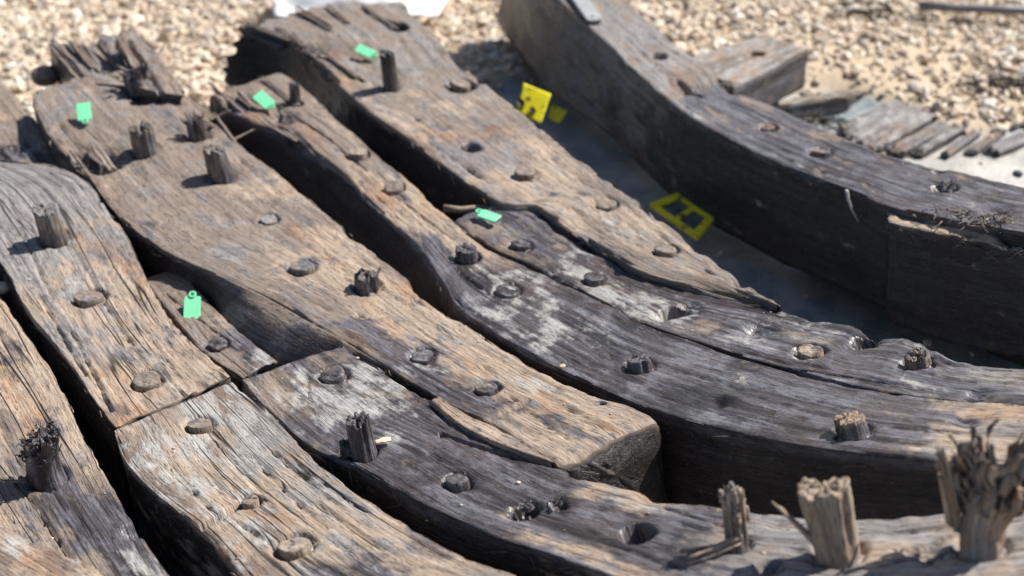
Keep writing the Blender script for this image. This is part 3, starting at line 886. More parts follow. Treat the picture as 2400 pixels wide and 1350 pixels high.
timber('long wide brown timber with ragged top end and a square butt end, centre left',
       [(72, 215), (95, 275), (125, 335), (200, 400), (262, 488), (330, 548), (400, 596), (520, 648), (620, 694), (720, 750), (800, 794), (890, 850), (980, 905), (1060, 952), (1140, 987), (1220, 1035), (1314, 1090)],
       [(285, 155), (360, 180), (430, 225), (500, 288), (570, 345), (650, 402), (720, 465), (800, 530), (900, 612), (1000, 692), (1100, 770), (1200, 832), (1300, 888), (1400, 930), (1480, 952), (1545, 982)],
       torn=[(265, 400, 215, 330, 0.0, 0.012, 22, (0.0, 0.45, 0.4, 0.1)), (255, 395, 190, 345, -0.02, -0.012, 16, (0.6, 0.2, 0.1, 0)), (235, 400, 200, 360, -0.03, -0.01, 14, (0.6, 0.2, 0.1, 0)), (205, 400, 165, 350, -0.01, 0.0, 14, (0.2, 0.3, 0.2, 0)), (215, 415, 190, 392, -0.01, 0.008, 9, (0.0, 0.45, 0.4, 0.1)), (200, 412, 178, 398, -0.015, 0.004, 8, (0.0, 0.45, 0.4, 0.1)),
             (130, 340, 80, 240, -0.015, -0.004, 18, (0.2, 0.3, 0.2, 0)), (120, 330, 100, 260, -0.03, -0.02, 20, (0.6, 0.2, 0.1, 0)), (500, 300, 445, 262, 0.0, 0.008, 18, (0.2, 0.3, 0.2, 0)), (560, 345, 500, 262, -0.005, 0.004, 14, (0.2, 0.3, 0.2, 0)), (540, 330, 600, 300, -0.02, -0.01, 9, (0.0, 0.45, 0.4, 0.1)), (480, 290, 530, 262, -0.02, -0.005, 8, (0.0, 0.45, 0.4, 0.1))],
       rag=(0.05, 0.0), base=(0.10, 0.32, 0.12, 0.0), fzone=(690, 735, 0.165, 0.054, 0.040), endround=0.010,
       blobs=[('t', 620, 470, 0.22, 0.10, 0.22), ('t', 900, 690, 0.22, 0.08, 0.55), ('t', 1180, 880, 0.25, 0.06, 0.75), ('m', 1180, 850, .2, .04, .15), ('t', 1360, 1010, 0.14, 0.10, 0.5), ('w', 1090, 930, 0.14, 0.05, 0.55), ('w', 900, 800, 0.16, 0.04, 0.45), ('m', 1030, 860, 0.08, 0.05, 0.5), ('m', 1240, 905, 0.05, 0.04, 0.5), ('w', 1440, 975, 0.06, 0.05, 0.35), ('w', 560, 720, 0.30, 0.05, 0.35), ('g', 480, 620, 0.1, 0.1, 0.2), ('g', 170, 190, 0.15, 0.2, 0.2), ('t', 760, 560, .12, .04, .3)],
       feats=[('cut', 852, 748, 995, 694, 6, 0.007), ('cut', 840, 735, 862, 752, 5, 0.005), ('hole', 630, 512, 22, 0.006), ('hole', 1410, 945, 9, 0.02), ('cut', 1150, 985, 1240, 940, 9, 0.007), ('cut', 380, 520, 450, 505, 5, 0.004), ('dent', 235, 375, 70, 0.03), ('dent', 190, 360, 40, 0.02), ('dent', 470, 300, 50, 0.008), ('cut', 560, 370, 660, 460, 6, 0.006),
              ('cut', 690, 520, 860, 690, 3, 0.003), ('cut', 1180, 920, 1330, 1030, 5, 0.004), ('cut', 1330, 960, 1450, 1020, 4, 0.004), ('dent', 330, 225, 60, 0.018)],
       pegs=[('stub', 340, 352, 56, 66, dict(lean=(-0.06, 0), groove=0.22, jag=0.25, fibres=0, ctl=(0.35, 0.25, 0.2, 0))),
             ('stub', 518, 412, 58, 74, dict(lean=(-0.12, 0), groove=0.24, jag=0.14, fibres=0, tip=(0, 0.6, 0.3, 0.1), ctl=(0.35, 0.3, 0.2, 0))),
             ('stub', 465, 318, 46, 46, dict(lean=(-0.15, 0.1), jag=0.5, groove=.35, fibres=14, flen=0.4, spread=0.4, fr=.004)),
             ('stub', 325, 205, 60, 50, dict(lean=(-0.15, -0.1), jag=0.6, groove=.4, fibres=12, flen=0.5, spread=0.7, fr=0.005, ctl=(.5, .2, .2, 0), slivers=[(0.0, -0.01, 0.006, -0.085, 0.015, 0.035, 0.006)])),
             ('disc', 630, 513, 38, 1, dict(ctl=(0.1, 0.7, 0.1, 0.2))), ('disc', 708, 627, 58, 9, dict(tilt=(0, 0.15), ctl=(0.4, 0.25, 0.2, 0))),
             ('stub', 860, 672, 58, 38, dict(jag=0.32, groove=0.45, fibres=0, ctl=(0.5, 0.2, 0.2, 0), step=0.0, slivers=[(0.012, 0.008, 0.014, 0.024, 0.018, 0.030, 0.003), (-0.012, -0.008, 0.008, -0.016, -0.016, 0.020, 0.004)])),
             ('disc', 990, 835, 52, 4, dict(ctl=(0.6, 0.4, 0, 0.1))), ('disc', 1140, 911, 54, 7, dict(ctl=(0.7, 0.1, 0.1, 0)))], splinters=70, step=0.0042, ntop=64)

timber('splintered grey end piece sticking out behind the ragged top end, upper left',
       [(112, 105), (150, 150), (210, 215), (300, 300)], [(300, 85), (350, 125), (420, 200), (500, 280)],
       torn=[(200, 190, 110, 85, 0.0, 0.02, 30, (0.5, 0.0, 0.1, 0)), (230, 170, 160, 85, 0.0, 0.015, 22, (0.2, 0.3, 0.2, 0)), (300, 180, 230, 95, 0.0, 0.02, 26, (0.2, 0.3, 0.2, 0)), (330, 150, 300, 72, 0.01, 0.03, 22, (0.2, 0.3, 0.2, 0)), (430, 230, 350, 110, 0.0, 0.015, 26, (0.0, 0.45, 0.4, 0.1)), (360, 150, 390, 95, 0.0, 0.01, 6, (0.6, 0.2, 0.1, 0))],
       dz=-0.035, th=0.13, rag=(0.10, 0), base=(0.25, 0.5, 0.1, 0), feats=[('cut', 230, 100, 280, 170, 10, .02), ('cut', 180, 100, 230, 170, 9, .02), ('cut', 270, 100, 300, 150, 9, .02)], chip=2, rough=1.8, splinters=40, step=0.006)
timber('narrow splintered lath lying on the broken timber end, upper left',
       [(272, 88), (300, 140), (330, 205)], [(325, 72), (380, 140), (432, 222)],
       dz=0.02, th=0.05, rag=(0.05, 0.03), base=(0.05, 0.4, 0.3, 0), feats=[('cut', 300, 95, 375, 215, 9, .012)], chip=1.5, rough=1.5, group=None, name='broken_lath', cat='lath', splinters=20, ntop=30)

timber('short recessed plank holding a green tag between two wide timbers',
       [(322, 640), (350, 672), (400, 735), (470, 815), (560, 884)], [(372, 618), (432, 650), (500, 718), (565, 782), (652, 848)],
       dz=-0.040, th=0.15, base=(0.15, 0.35, 0.15, 0.1), tops=(0.02, 0), blobs=[('w', 590, 830, 0.06, 0.06, 0.5), ('m', 590, 845, 0.05, 0.05, 0.45), ('m', 400, 680, .05, .05, .3)],
       feats=[('cut', 390, 690, 520, 790, 4, .004)],
       pegs=[('disc', 510, 806, 44, 5, dict(ctl=(0.75, 0.1, 0, 0)))], rag=(0.015, 0), splinters=10)

timber('dark wet timber running from centre to the bottom right with three tall pegs',
       [(566, 890), (650, 980), (740, 1052), (838, 1092), (950, 1160), (1050, 1212), (1150, 1252), (1300, 1302), (1440, 1350), (1640, 1420), (1900, 1480), (2200, 1480), (2600, 1430)],
       [(800, 808), (845, 836), (890, 862), (980, 918), (1060, 962), (1150, 1005), (1312, 1098), (1500, 1152), (1650, 1186), (1740, 1202), (1880, 1212), (2050, 1213), (2220, 1204), (2400, 1180), (2640, 1130)],
       crk=0.5, base=(0.98, 0.10, 0.1, 0.0),
       blobs=[('m', 690, 930, 0.10, 0.10, 0.50), ('m', 860, 905, 0.10, 0.08, 0.45), ('m', 940, 970, 0.08, 0.05, 0.35), ('w', 700, 940, 0.16, 0.14, -0.55), ('t', 1440, 1160, 0.09, 0.035, 0.85), ('w', 1440, 1160, 0.09, 0.035, -0.7), ('t', 1330, 1290, 0.20, 0.022, 0.8), ('w', 1330, 1290, 0.20, 0.022, -0.6), ('w', 1560, 1260, .1, .1, .2),
              ('w', 2150, 1290, 0.28, 0.25, -1.05), ('g', 2080, 1280, 0.28, 0.28, 0.5), ('t', 2080, 1260, 0.25, 0.25, 0.45), ('w', 1540, 1250, 0.16, 0.12, 0.15), ('g', 1560, 1260, .2, .12, .3), ('t', 1200, 1050, 0.1, 0.02, 0.5), ('g', 1050, 1120, .2, .1, .15), ('w', 1240, 1180, .2, .06, .15)],
       feats=[('cut', 720, 880, 722, 935, 4, 0.005), ('cut', 915, 985, 1000, 925, 4, 0.004), ('cut', 1035, 1015, 1200, 1070, 9, 0.012), ('cut', 1200, 1070, 1300, 1092, 13, 0.018), ('cut', 1000, 935, 1060, 1000, 5, .005),
              ('hole', 1495, 1248, 40, 0.035), ('dent', 1225, 1192, 46, 0.02), ('dent', 1090, 1128, 50, 0.010), ('dent', 1310, 1178, 36, 0.008), ('hole', 1800, 1328, 34, 0.02), ('cut', 1500, 1300, 1700, 1360, 5, 0.005), ('cut', 1000, 1060, 1060, 1090, 6, .004), ('cut', 1560, 1190, 1720, 1240, 4, 0.004), ('cut', 2050, 1330, 2230, 1280, 10, 0.008), ('cut', 2100, 1290, 2230, 1250, 10, 0.008), ('dent', 2180, 1290, 70, .012), ('cut', 1980, 1250, 2200, 1235, 6, .005)],
       pegs=[('disc', 780, 877, 58, 5, dict(ctl=(0.55, 0.3, 0, 0.15))),
             ('stub', 852, 1058, 60, 92, dict(lean=(-0.03, 0), groove=0.2, jag=0.2, fibres=0, ctl=(0.65, 0.1, 0.15, 0))),
             ('stub', 815, 1058, 34, 26, dict(jag=0.3, fibres=4, ctl=(0.7, 0.3, 0, 0))),
             ('disc', 1072, 1125, 54, 5, dict(ctl=(0.75, 0.2, 0, 0), tilt=(0.1, 0.2))),
             ('stub', 1235, 1190, 34, 10, dict(jag=0.6, groove=.5, fibres=10, flen=0.7, spread=0.9, fr=.0014, ctl=(0.9, 0, 0, 0))),
             ('stub', 1308, 1180, 22, 12, dict(jag=0.7, fibres=16, flen=1.0, spread=1.0, fr=.0008, ctl=(0.9, 0, 0.1, 0))),
             ('stub', 1728, 1275, 54, 150, dict(lean=(0.10, 0), groove=0.4, jag=0.35, fibres=14, tipr=0.003, flen=0.3, spread=0.14, fr=0.0048, tip=(0, 0.4, 0.8, 0.2), ctl=(0.5, 0.3, 0.2, 0), **{'from': (0.3, 0.8)},
                                                slivers=[(0.0, -0.005, 0.012, -0.062, -0.028, 0.000, 0.006), (-0.02, -0.01, 0.008, -0.074, -0.014, 0.004, 0.004)])),
             ('stub', 1962, 1294, 102, 168, dict(lean=(-0.02, 0), groove=0.26, jag=0.13, taper=-0.22, fibres=34, flen=0.25, spread=0.05, fr=0.0034, tip=(0, 0.2, 1.0, 0.15), ctl=(0.05, 0.3, 0.75, 0.1), **{'from': (0.1, 0.8)},
                                                slivers=[(-0.022, 0.0, 0.012, -0.078, 0.01, 0.068, 0.0045), (0.004, -0.028, 0.0, 0.010, -0.026, 0.04, 0.002)])),
             ('stub', 2300, 1282, 96, 190, dict(lean=(0.10, 0), groove=0.2, jag=0.45, taper=0.0, flare=0.55, fibres=105, flen=0.50, spread=0.34, fr=0.0066, curl=0.75, tipr=0.0028, thin=0.4, bend=(0.14, 0.0), tip=(0.22, 0.3, 0.4, 0.05), ctl=(0.0, 0.45, 0.6, 0.2), **{'from': (0.4, 0.95)},
                                                slivers=[(-0.022, 0.01, 0.012, -0.062, 0.012, 0.125, 0.0045), (-0.03, 0.01, 0.02, -0.052, 0.012, 0.085, 0.005)]))],
       splinters=60, step=0.0038, ntop=84)

timber('thin torn sliver wedged beside the square butt end, centre',
       [(1010, 938), (1080, 995), (1160, 1035), (1296, 1084)], [(1022, 932), (1100, 980), (1180, 1012), (1304, 1086)], dz=0.005, th=0.03, base=(0.3, 0.2, 0.5, 0), group=None, name='wood_sliver', cat='sliver', rc=0.003, rough=0.5, ntop=16, chip=.4)

timber('dark sided timber with an eroded top end, wet and grey to the right',
       [(488, 205), (540, 252), (600, 288), (662, 312), (740, 355), (810, 408), (855, 455), (908, 508), (962, 560), (1005, 612), (1042, 668), (1080, 722), (1200, 802), (1320, 866), (1450, 926), (1540, 962), (1700, 1006), (1900, 1044), (2100, 1068), (2400, 1092), (2700, 1090)],
       [(640, 152), (700, 195), (780, 268), (860, 342), (950, 424), (1040, 504), (1142, 582), (1240, 628), (1400, 704), (1500, 760), (1650, 812), (1800, 856), (2000, 908), (2200, 942), (2400, 952), (2700, 950)],
       torn=[(650, 300, 560, 215, -0.01, 0.0, 26, (0.2, 0.3, 0.2, 0)), (640, 310, 520, 230, -0.02, -0.012, 22, (0.6, 0.2, 0.1, 0)), (600, 290, 505, 205, -0.012, -0.004, 18, (0.2, 0.3, 0.2, 0)), (700, 330, 620, 285, -0.004, 0.006, 22, (0.0, 0.45, 0.4, 0.1)), (560, 270, 492, 196, -0.02, -0.008, 16, (0.6, 0.2, 0.1, 0)), (700, 250, 600, 170, 0.0, 0.003, 16, (0.2, 0.3, 0.2, 0)), (780, 330, 660, 250, 0.001, 0.004, 12, (0.0, 0.45, 0.4, 0.1)), (560, 255, 530, 262, -0.02, -0.01, 8, (0.0, 0.45, 0.4, 0.1))],
       dz=-0.004, rag=(0.04, 0), base=(0.22, 0.25, 0.25, 0), tops=(0.02, 0), fzone=(800, 420, 0.42, 0.05, 0.11),
       blobs=[('t', 980, 500, 0.22, 0.06, 0.55), ('w', 980, 500, 0.2, 0.05, -0.3), ('w', 1180, 700, 0.18, 0.12, 0.6), ('w', 1400, 820, 0.26, 0.14, 0.6), ('w', 1750, 930, 0.30, 0.14, 0.5), ('m', 1240, 720, 0.10, 0.05, 0.62), ('m', 1170, 770, .12, .03, .3), ('m', 1440, 850, .2, .05, .16), ('m', 1150, 640, .05, .05, .35), ('m', 1330, 790, 0.06, 0.04, 0.40), ('g', 1500, 880, 0.3, 0.1, 0.3), ('g', 1900, 960, 0.3, 0.12, 0.3), ('t', 2290, 1020, 0.11, 0.12, 0.55), ('w', 2290, 1020, 0.11, 0.12, -0.4), ('w', 2000, 980, .2, .14, .35),
              ('w', 800, 460, 0.4, 0.035, 0.4), ('t', 2020, 940, .08, .02, .5), ('m', 1250, 650, .05, .05, .4)],
       feats=[('dent', 560, 240, 70, 0.014), ('dent', 660, 275, 50, 0.016), ('cut', 650, 295, 800, 420, 14, 0.02), ('cut', 740, 300, 860, 400, 5, .006), ('dent', 1435, 832, 34, 0.006), ('dent', 1710, 936, 34, -0.006), ('dent', 1690, 945, 25, 0.008), ('cut', 1080, 640, 1160, 700, 5, 0.006), ('cut', 1040, 690, 1070, 720, 5, .006), ('cut', 1600, 870, 1850, 950, 4, 0.004), ('cut', 1750, 900, 2000, 960, 4, 0.004), ('cut', 1550, 930, 1800, 1000, 4, .004), ('cut', 2050, 1000, 2300, 1020, 5, .004), ('dent', 2270, 985, 50, .006), ('cut', 690, 310, 900, 500, 5, .006), ('cut', 900, 440, 1060, 560, 4, .004)],
       pegs=[('stub', 692, 240, 26, 46, dict(ctl=(0.8, 0, 0, 0), jag=0.2, fibres=5)), ('disc', 838, 362, 46, 14, dict(tilt=(0.0, 0.1), ctl=(0.2, 0.3, 0.4, 0))), ('disc', 922, 440, 46, 8, dict(ctl=(0.1, 0.4, 0.3, 0))),
             ('stub', 1094, 602, 52, 26, dict(jag=0.25, fibres=0, step=0.0, ctl=(0.5, 0.3, 0, 0), groove=.35)), ('disc', 1190, 681, 56, 3, dict(ctl=(0.75, 0.2, 0, 0.1))),
             ('stub', 1500, 858, 60, 22, dict(jag=0.2, groove=.25, fibres=0, step=0.0, ctl=(0.55, 0, 0.15, 0))),
             ('stub', 1998, 1012, 74, 40, dict(lean=(-0.12, -0.05), jag=0.18, groove=0.3, fibres=8, flen=.1, ctl=(0.75, 0.0, 0.1, 0), tip=(0.1, 0.0, 0.9, 0)))],
       splinters=60, step=0.0044, ntop=60)

timber('grey wet timber streaked with pale silt, seamed against its neighbour, right of centre',
       [(1060, 520), (1148, 578), (1246, 622), (1404, 698), (1504, 754), (1654, 806), (1804, 850), (2004, 902), (2200, 936), (2400, 946), (2700, 940)],
       [(1180, 470), (1262, 490), (1332, 548), (1420, 600), (1500, 648), (1640, 688), (1820, 722), (1900, 748), (2000, 764), (2050, 790), (2125, 790), (2195, 824), (2260, 850), (2400, 866), (2700, 875)],
       dz=-0.010, base=(0.76, 0.2, 0.0, 0.10), rag=(0.015, 0),
       blobs=[('m', 1330, 640, 0.10, 0.06, 0.45), ('m', 1470, 690, 0.12, 0.05, 0.55), ('m', 1560, 760, 0.12, 0.05, 0.35), ('m', 1880, 755, 0.10, 0.03, 0.4), ('g', 1950, 780, 0.20, 0.10, 0.3), ('g', 2300, 890, 0.25, 0.10, 0.55), ('w', 2300, 890, 0.2, 0.1, -0.3), ('w', 1180, 540, 0.1, 0.1, -0.2), ('t', 2230, 835, 0.08, 0.03, 0.6), ('w', 2060, 870, .15, .06, .1), ('t', 1950, 850, .1, .04, .2), ('m', 2150, 795, .05, .02, .4)],
       feats=[('hole', 1580, 728, 30, 0.03), ('dent', 1610, 722, 40, 0.012), ('dent', 1560, 735, 40, .008), ('dent', 1780, 770, 46, 0.012), ('dent', 2025, 800, 40, 0.022), ('dent', 1440, 640, 30, .004), ('cut', 2005, 815, 2050, 795, 14, 0.015), ('dent', 2290, 925, 40, 0.012), ('cut', 1420, 600, 1500, 640, 5, 0.005), ('cut', 1250, 655, 1400, 600, 3, .003), ('cut', 1850, 860, 2100, 900, 4, .004), ('cut', 1100, 555, 1180, 520, 4, .004)],
       pegs=[('disc', 1220, 575, 46, 9, dict(tilt=(0.05, 0.2), ctl=(0.75, 0.2, 0, 0))), ('disc', 1392, 655, 50, 13, dict(tilt=(0.1, 0.1), ctl=(0.8, 0.2, 0, 0))), ('disc', 1900, 823, 58, 5, dict(ctl=(0.3, 0.0, 0.5, 0))),
             ('stub', 2152, 850, 58, 24, dict(jag=0.3, fibres=6, flen=.3, ctl=(0.65, 0.1, 0.2, 0), lean=(-0.1, -.1)))],
       splinters=30, step=0.0044, ntop=56, chip=1.6)

timber('long pale brown timber with a cracked top end, tapering to a point, centre',
       [(556, 62), (640, 75), (700, 105), (760, 160), (805, 205), (870, 262), (950, 316), (1030, 382), (1120, 442), (1190, 480), (1262, 484), (1334, 540), (1424, 590), (1504, 636), (1620, 668), (1815, 712)],
       [(940, 2), (1012, 62), (1080, 145), (1150, 205), (1220, 262), (1300, 325), (1400, 404), (1500, 482), (1600, 560), (1700, 632), (1770, 680), (1830, 716)],
       torn=[(680, 95, 552, 48, -0.004, 0.004, 22, (0.2, 0.3, 0.2, 0)), (660, 110, 556, 66, -0.02, -0.012, 22, (0.6, 0.2, 0.1, 0)), (780, 70, 690, 18, 0.0, 0.006, 20, (0.2, 0.3, 0.2, 0)), (820, 60, 760, 8, 0.0, 0.006, 16, (0.2, 0.3, 0.2, 0)), (860, 195, 740, 110, -0.002, 0.003, 18, (0.0, 0.45, 0.4, 0.1)), (800, 190, 700, 105, -0.012, -0.004, 18, (0.2, 0.3, 0.2, 0)), (930, 70, 850, 10, 0.0, 0.006, 14, (0.2, 0.3, 0.2, 0)), (720, 110, 640, 55, 0.0, 0.004, 14, (0.0, 0.45, 0.4, 0.1))],
       rag=(0.08, 0), base=(0.10, 0.36, 0.16, 0.0),
       blobs=[('t', 1260, 430, 0.25, 0.10, 0.45), ('t', 820, 220, 0.25, 0.03, 0.4), ('g', 1120, 360, 0.09, 0.05, 0.6), ('w', 1110, 345, 0.05, 0.04, 0.35), ('m', 1440, 520, 0.07, 0.05, 0.55), ('m', 1680, 640, 0.10, 0.03, 0.55), ('t', 1560, 560, 0.2, 0.06, 0.25), ('w', 1440, 600, 0.12, 0.03, 0.35), ('g', 950, 100, .3, .2, .15), ('t', 1100, 250, .2, .1, .2)],
       feats=[('hole', 935, 63, 24, 0.03), ('hole', 1105, 346, 21, 0.03), ('hole', 1080, 200, 34, 0.010), ('dent', 1735, 664, 26, 0.012), ('cut', 860, 30, 940, 60, 8, 0.01), ('cut', 680, 80, 790, 190, 12, 0.015), ('dent', 730, 110, 60, 0.012), ('cut', 1000, 330, 1150, 430, 5, .005), ('cut', 760, 60, 900, 180, 4, .004), ('cut', 1380, 560, 1480, 620, 8, .008), ('dent', 1040, 300, 20, .004), ('dent', 980, 280, 18, .004), ('cut', 960, 230, 1120, 350, 3, .003)],
       pegs=[('stub', 916, 204, 36, 84, dict(lean=(-0.10, 0), groove=0.2, jag=0.1, fibres=0, ctl=(0.7, 0.1, 0.1, 0))), ('disc', 1078, 198, 50, 9, dict(tilt=(0.2, 0.1), ctl=(0.1, 0.3, 0.4, 0))),
             ('disc', 1230, 408, 50, 12, dict(tilt=(0.05, 0.1), ctl=(0.1, 0.4, 0.35, 0))), ('disc', 1422, 479, 46, 5, dict(ctl=(0.1, 0.4, 0.3, 0))), ('disc', 1560, 588, 52, 9, dict(tilt=(0.1, 0.1), ctl=(0.15, 0.3, 0.35, 0)))],
       splinters=50, step=0.0048, ntop=64, chip=1.5)

timber('massive dark sided beam curving across the upper right',
       [(1200, -130), (1310, -2), (1400, 78), (1470, 150), (1540, 212), (1600, 262), (1700, 322), (1800, 370), (1900, 412), (2000, 446), (2080, 480), (2200, 506), (2400, 545), (2700, 575)],
       [(1340, -140), (1460, -5), (1520, 50), (1600, 112), (1670, 160), (1700, 205), (1800, 242), (1900, 290), (2000, 332), (2100, 368), (2250, 402), (2400, 440), (2700, 490)],
       dz=0.02, th=0.20, fzone=(1270, -40, 0.34, 0.04, 0.20), base=(0.62, 0.35, 0.0, 0.0),
       blobs=[('w', 1430, 60, 0.35, 0.25, -0.7), ('t', 1430, 60, 0.35, 0.14, 0.4), ('g', 1500, 100, .25, .2, .4), ('w', 1560, 170, .12, .2, -.3), ('g', 1950, 380, 0.5, 0.08, 0.15), ('w', 2100, 420, 0.4, 0.1, 0.2), ('w', 1650, 220, .08, .06, .3), ('m', 1640, 270, .1, .02, .35), ('m', 1900, 395, .12, .012, .3)],
       feats=[('hole', 1543, 132, 20, 0.018), ('dent', 1615, 208, 36, 0.015), ('dent', 1800, 298, 22, 0.01), ('dent', 2215, 438, 34, 0.012), ('cut', 1700, 190, 1720, 215, 20, 0.02), ('cut', 1590, 190, 1640, 225, 12, .012), ('dent', 2330, 500, 60, .01), ('dent', 2200, 398, 20, .012)],
       pegs=[('disc', 1800, 299, 34, 4, dict(ctl=(0.4, 0.2, 0.4, 0))), ('disc', 1924, 357, 46, 7, dict(ctl=(0.5, 0.3, 0.2, 0), tilt=(0.1, 0.2))), ('stub', 2216, 440, 44, 8, dict(jag=0.7, fibres=24, flen=1.2, spread=0.9, fr=.0018, ctl=(0.8, 0.1, 0.1, 0)))],
       splinters=30, step=0.0052, ntop=56)
timber('shorter dark block fastened to the face of the massive beam, right edge',
       [(2082, 520), (2180, 542), (2290, 560), (2420, 580), (2700, 600)], [(2080, 486), (2200, 512), (2300, 530), (2420, 548), (2700, 580)],
       dz=0.008, th=0.19, base=(0.75, 0.15, 0.1, 0.0), blobs=[('t', 2200, 530, 0.2, 0.02, 0.8), ('w', 2200, 530, 0.2, 0.02, -0.5), ('t', 2380, 560, .1, .03, .5)], chip=2.2, rough=1.4, rag=(0.008, 0), splinters=60, step=0.005, ntop=40,
       feats=[('dent', 2380, 565, 60, .015)])

timber('added dark filler shading the gap under the massive beam',
       [(1900, 470), (2050, 525), (2200, 575), (2420, 615), (2700, 640)], [(1940, 400), (2090, 450), (2240, 500), (2440, 540), (2700, 570)],
       dz=-0.12, th=0.24, base=(0.85, 0.1, 0.0, 0.0), group=None, name='shade_filler', cat='plank', step=0.008, ntop=40)  # filler added to keep sunlit ground from showing under the beam

# ------------------------------------------------------------------ short planks half buried in the beach behind the beam
def flat_piece(label, quad, z, th, base, hole=None, name='plank', tilt=(0, 0), rough=1.0, seed=1.0, group=None, wear=0.006):
    """a loose plank from four traced corners of its upper face (a, b, c, d in order), at height z"""
    Q = [at(x, y, z) for x, y in quad]
    n, mm = 90, 60
    gx_ = np.linspace(0, 1, n); gy_ = np.linspace(0, 1, mm)
    L = np.linalg.norm(Q[1] - Q[0]); W = np.linalg.norm(Q[3] - Q[0])
    nsd = 10
    S = np.concatenate([np.zeros(nsd), gy_, np.ones(nsd), np.linspace(1, 0, 6)[1:-1]])
    D = np.concatenate([np.linspace(1, 0, nsd + 1)[:-1], np.zeros(mm), np.linspace(0, 1, nsd + 1)[1:], np.ones(4)])
    tp = np.concatenate([np.zeros(nsd), np.ones(mm), np.zeros(nsd), np.zeros(4)])
    T = gx_[:, None] + 0 * S[None, :]
    T = T + (0.03 * noise(S * 9, seed) + 0.02 * noise(S * 30, seed + 4)) * rough * (2 * T - 1)
    Pt = (Q[0] * ((1 - T) * (1 - S))[..., None] + Q[1] * (T * (1 - S))[..., None] + Q[2] * (T * S)[..., None] + Q[3] * ((1 - T) * S)[..., None])
    gu = T * L + seed * 5; gv = S * W + 0 * T
    ed = np.minimum(np.minimum(S, 1 - S) * W, np.minimum(T, 1 - T).clip(0) * L)
    rr = wear * (1 + 0.8 * noise(gu * 20, gv * 20, seed))
    Pt[..., 2] -= tp * rr * np.clip(1 - ed / rr.clip(1e-3), 0, 1) ** 2 * 0.8
    Pt[..., 2] += tp * rough * (0.003 * noise(gu * 9, gv * 14, seed) + 0.0018 * noise(gu * 12, gv * 80, seed) + 0.001 * noise(gu * 60, gv * 90, seed))
    Pt[..., 2] += tilt[0] * (Pt[..., 0] - Q[0][0]) + tilt[1] * (Pt[..., 1] - Q[0][1])
    Pt[..., 2] -= D * th
    wob = (1 - tp) * 0.004 * noise(gu * 14, D * th * 40, seed + S * 5)
    Pt[..., 1] += wob
    ctl = np.zeros(T.shape + (4,)); ctl[:] = base
    ctl[..., 0] += (1 - tp) * 0.7 * np.clip(D * 6, 0, 1); ctl[..., 2] -= (1 - tp) * 0.4; ctl[..., 3] -= (1 - tp) * 0.3  # plank sides coloured darker to stand for their shade
    if hole:
        hp = at(hole[0], hole[1], z); r = hole[2] * mpp(hp)
        d = np.hypot(Pt[..., 0] - hp[0], Pt[..., 1] - hp[1])
        k = (1 - sstep(r * 0.8, r * 1.1, d)) * tp
        Pt[..., 2] -= k * min(0.04, th * 0.8)
        ctl[..., 0] = np.maximum(ctl[..., 0], k)
    M = len(S)
    idx = np.arange(n * M).reshape(n, M); i2 = np.roll(idx, -1, axis=1)
    Fs = [np.stack([idx[:-1], i2[:-1], i2[1:], idx[1:]], -1).reshape(-1, 4)]
    Vs = [Pt.reshape(-1, 3)]; Gs = [np.stack([gu, gv, np.broadcast_to(D * th, T.shape) + seed], -1).reshape(-1, 3)]; Cs = [ctl.reshape(-1, 4)]
    off = n * M
    for e_ in (0, n - 1):
        ring = Pt[e_]; cen = ring.mean(0); prev = idx[e_]
        for k in np.linspace(0, 1, 7)[1:]:
            R = ring * (1 - k) + cen * k
            Vs.append(R); q = R - cen
            Gs.append(np.stack([q[:, 2] * 4 + seed, q[:, 0], q[:, 1]], -1)); Cs.append(ctl[e_])
            cur = off + np.arange(M); off += M
            a_, b_ = (prev, cur) if e_ else (cur, prev)
            Fs.append(np.stack([a_, np.roll(a_, -1), np.roll(b_, -1), b_], -1)); prev = cur
    V = np.vstack(Vs); Fq = np.vstack(Fs)
    p = V[Fq[: (n - 1) * M]]; nn = np.cross(p[:, 1] - p[:, 0], p[:, 2] - p[:, 0])
    ts = np.tile(tp, n - 1) > 0
    if nn[ts, 2].sum() < 0: Fq = Fq[:, ::-1]
    rl = np.array([V[:, 0].mean(), V[:, 1].mean(), V[:, 2].min()])
    o = link(name, make_mesh(name, V - rl, np.ascontiguousarray(Fq), np.vstack(Gs), np.clip(np.vstack(Cs), 0, 1.2), True, [WOOD], 0.15), None, tuple(rl))
    tag(o, label, 'plank', group)
    return o


flat_piece('thick sawn plank end with a round hole, behind the massive beam', [(1725, 202), (1892, 114), (1790, 78), (1600, 140)], -0.055, 0.10, (0, 0.5, 0.45, 0.45), (1775, 128, 17), seed=2.0, wear=0.004)
flat_piece('sandy plank lying flush with the beach beside the holed plank', [(1760, 262), (1985, 222), (2020, 205), (1800, 232)], -0.188, 0.05, (0, 0.2, 0.5, 0.6), seed=3.0, rough=2.4, tilt=(-0.04, 0.03))
GB = 'half buried grey planks'
flat_piece('wide grey half buried plank end, left of the dark grey strips', [(2050, 345), (2195, 272), (2110, 222), (1960, 285)], -0.200, 0.05, (0, 0.75, 0.05, 0.45), seed=4.0, rough=2.4, tilt=(0.06, -0.05), group=GB)
flat_piece('dark grey strip half buried right of the wide plank end', [(2112, 352), (2222, 296), (2204, 280), (2085, 340)], -0.198, 0.05, (0.35, 0.6, 0, 0), seed=5.0, rough=2.4, tilt=(-0.10, 0.08), group=GB)
flat_piece('narrow grey strip second from the dark one, half buried', [(2165, 356), (2258, 306), (2236, 296), (2138, 350)], -0.206, 0.05, (0.1, 0.7, 0, 0.4), seed=6.0, rough=2.6, tilt=(0.12, 0.0), group=GB)
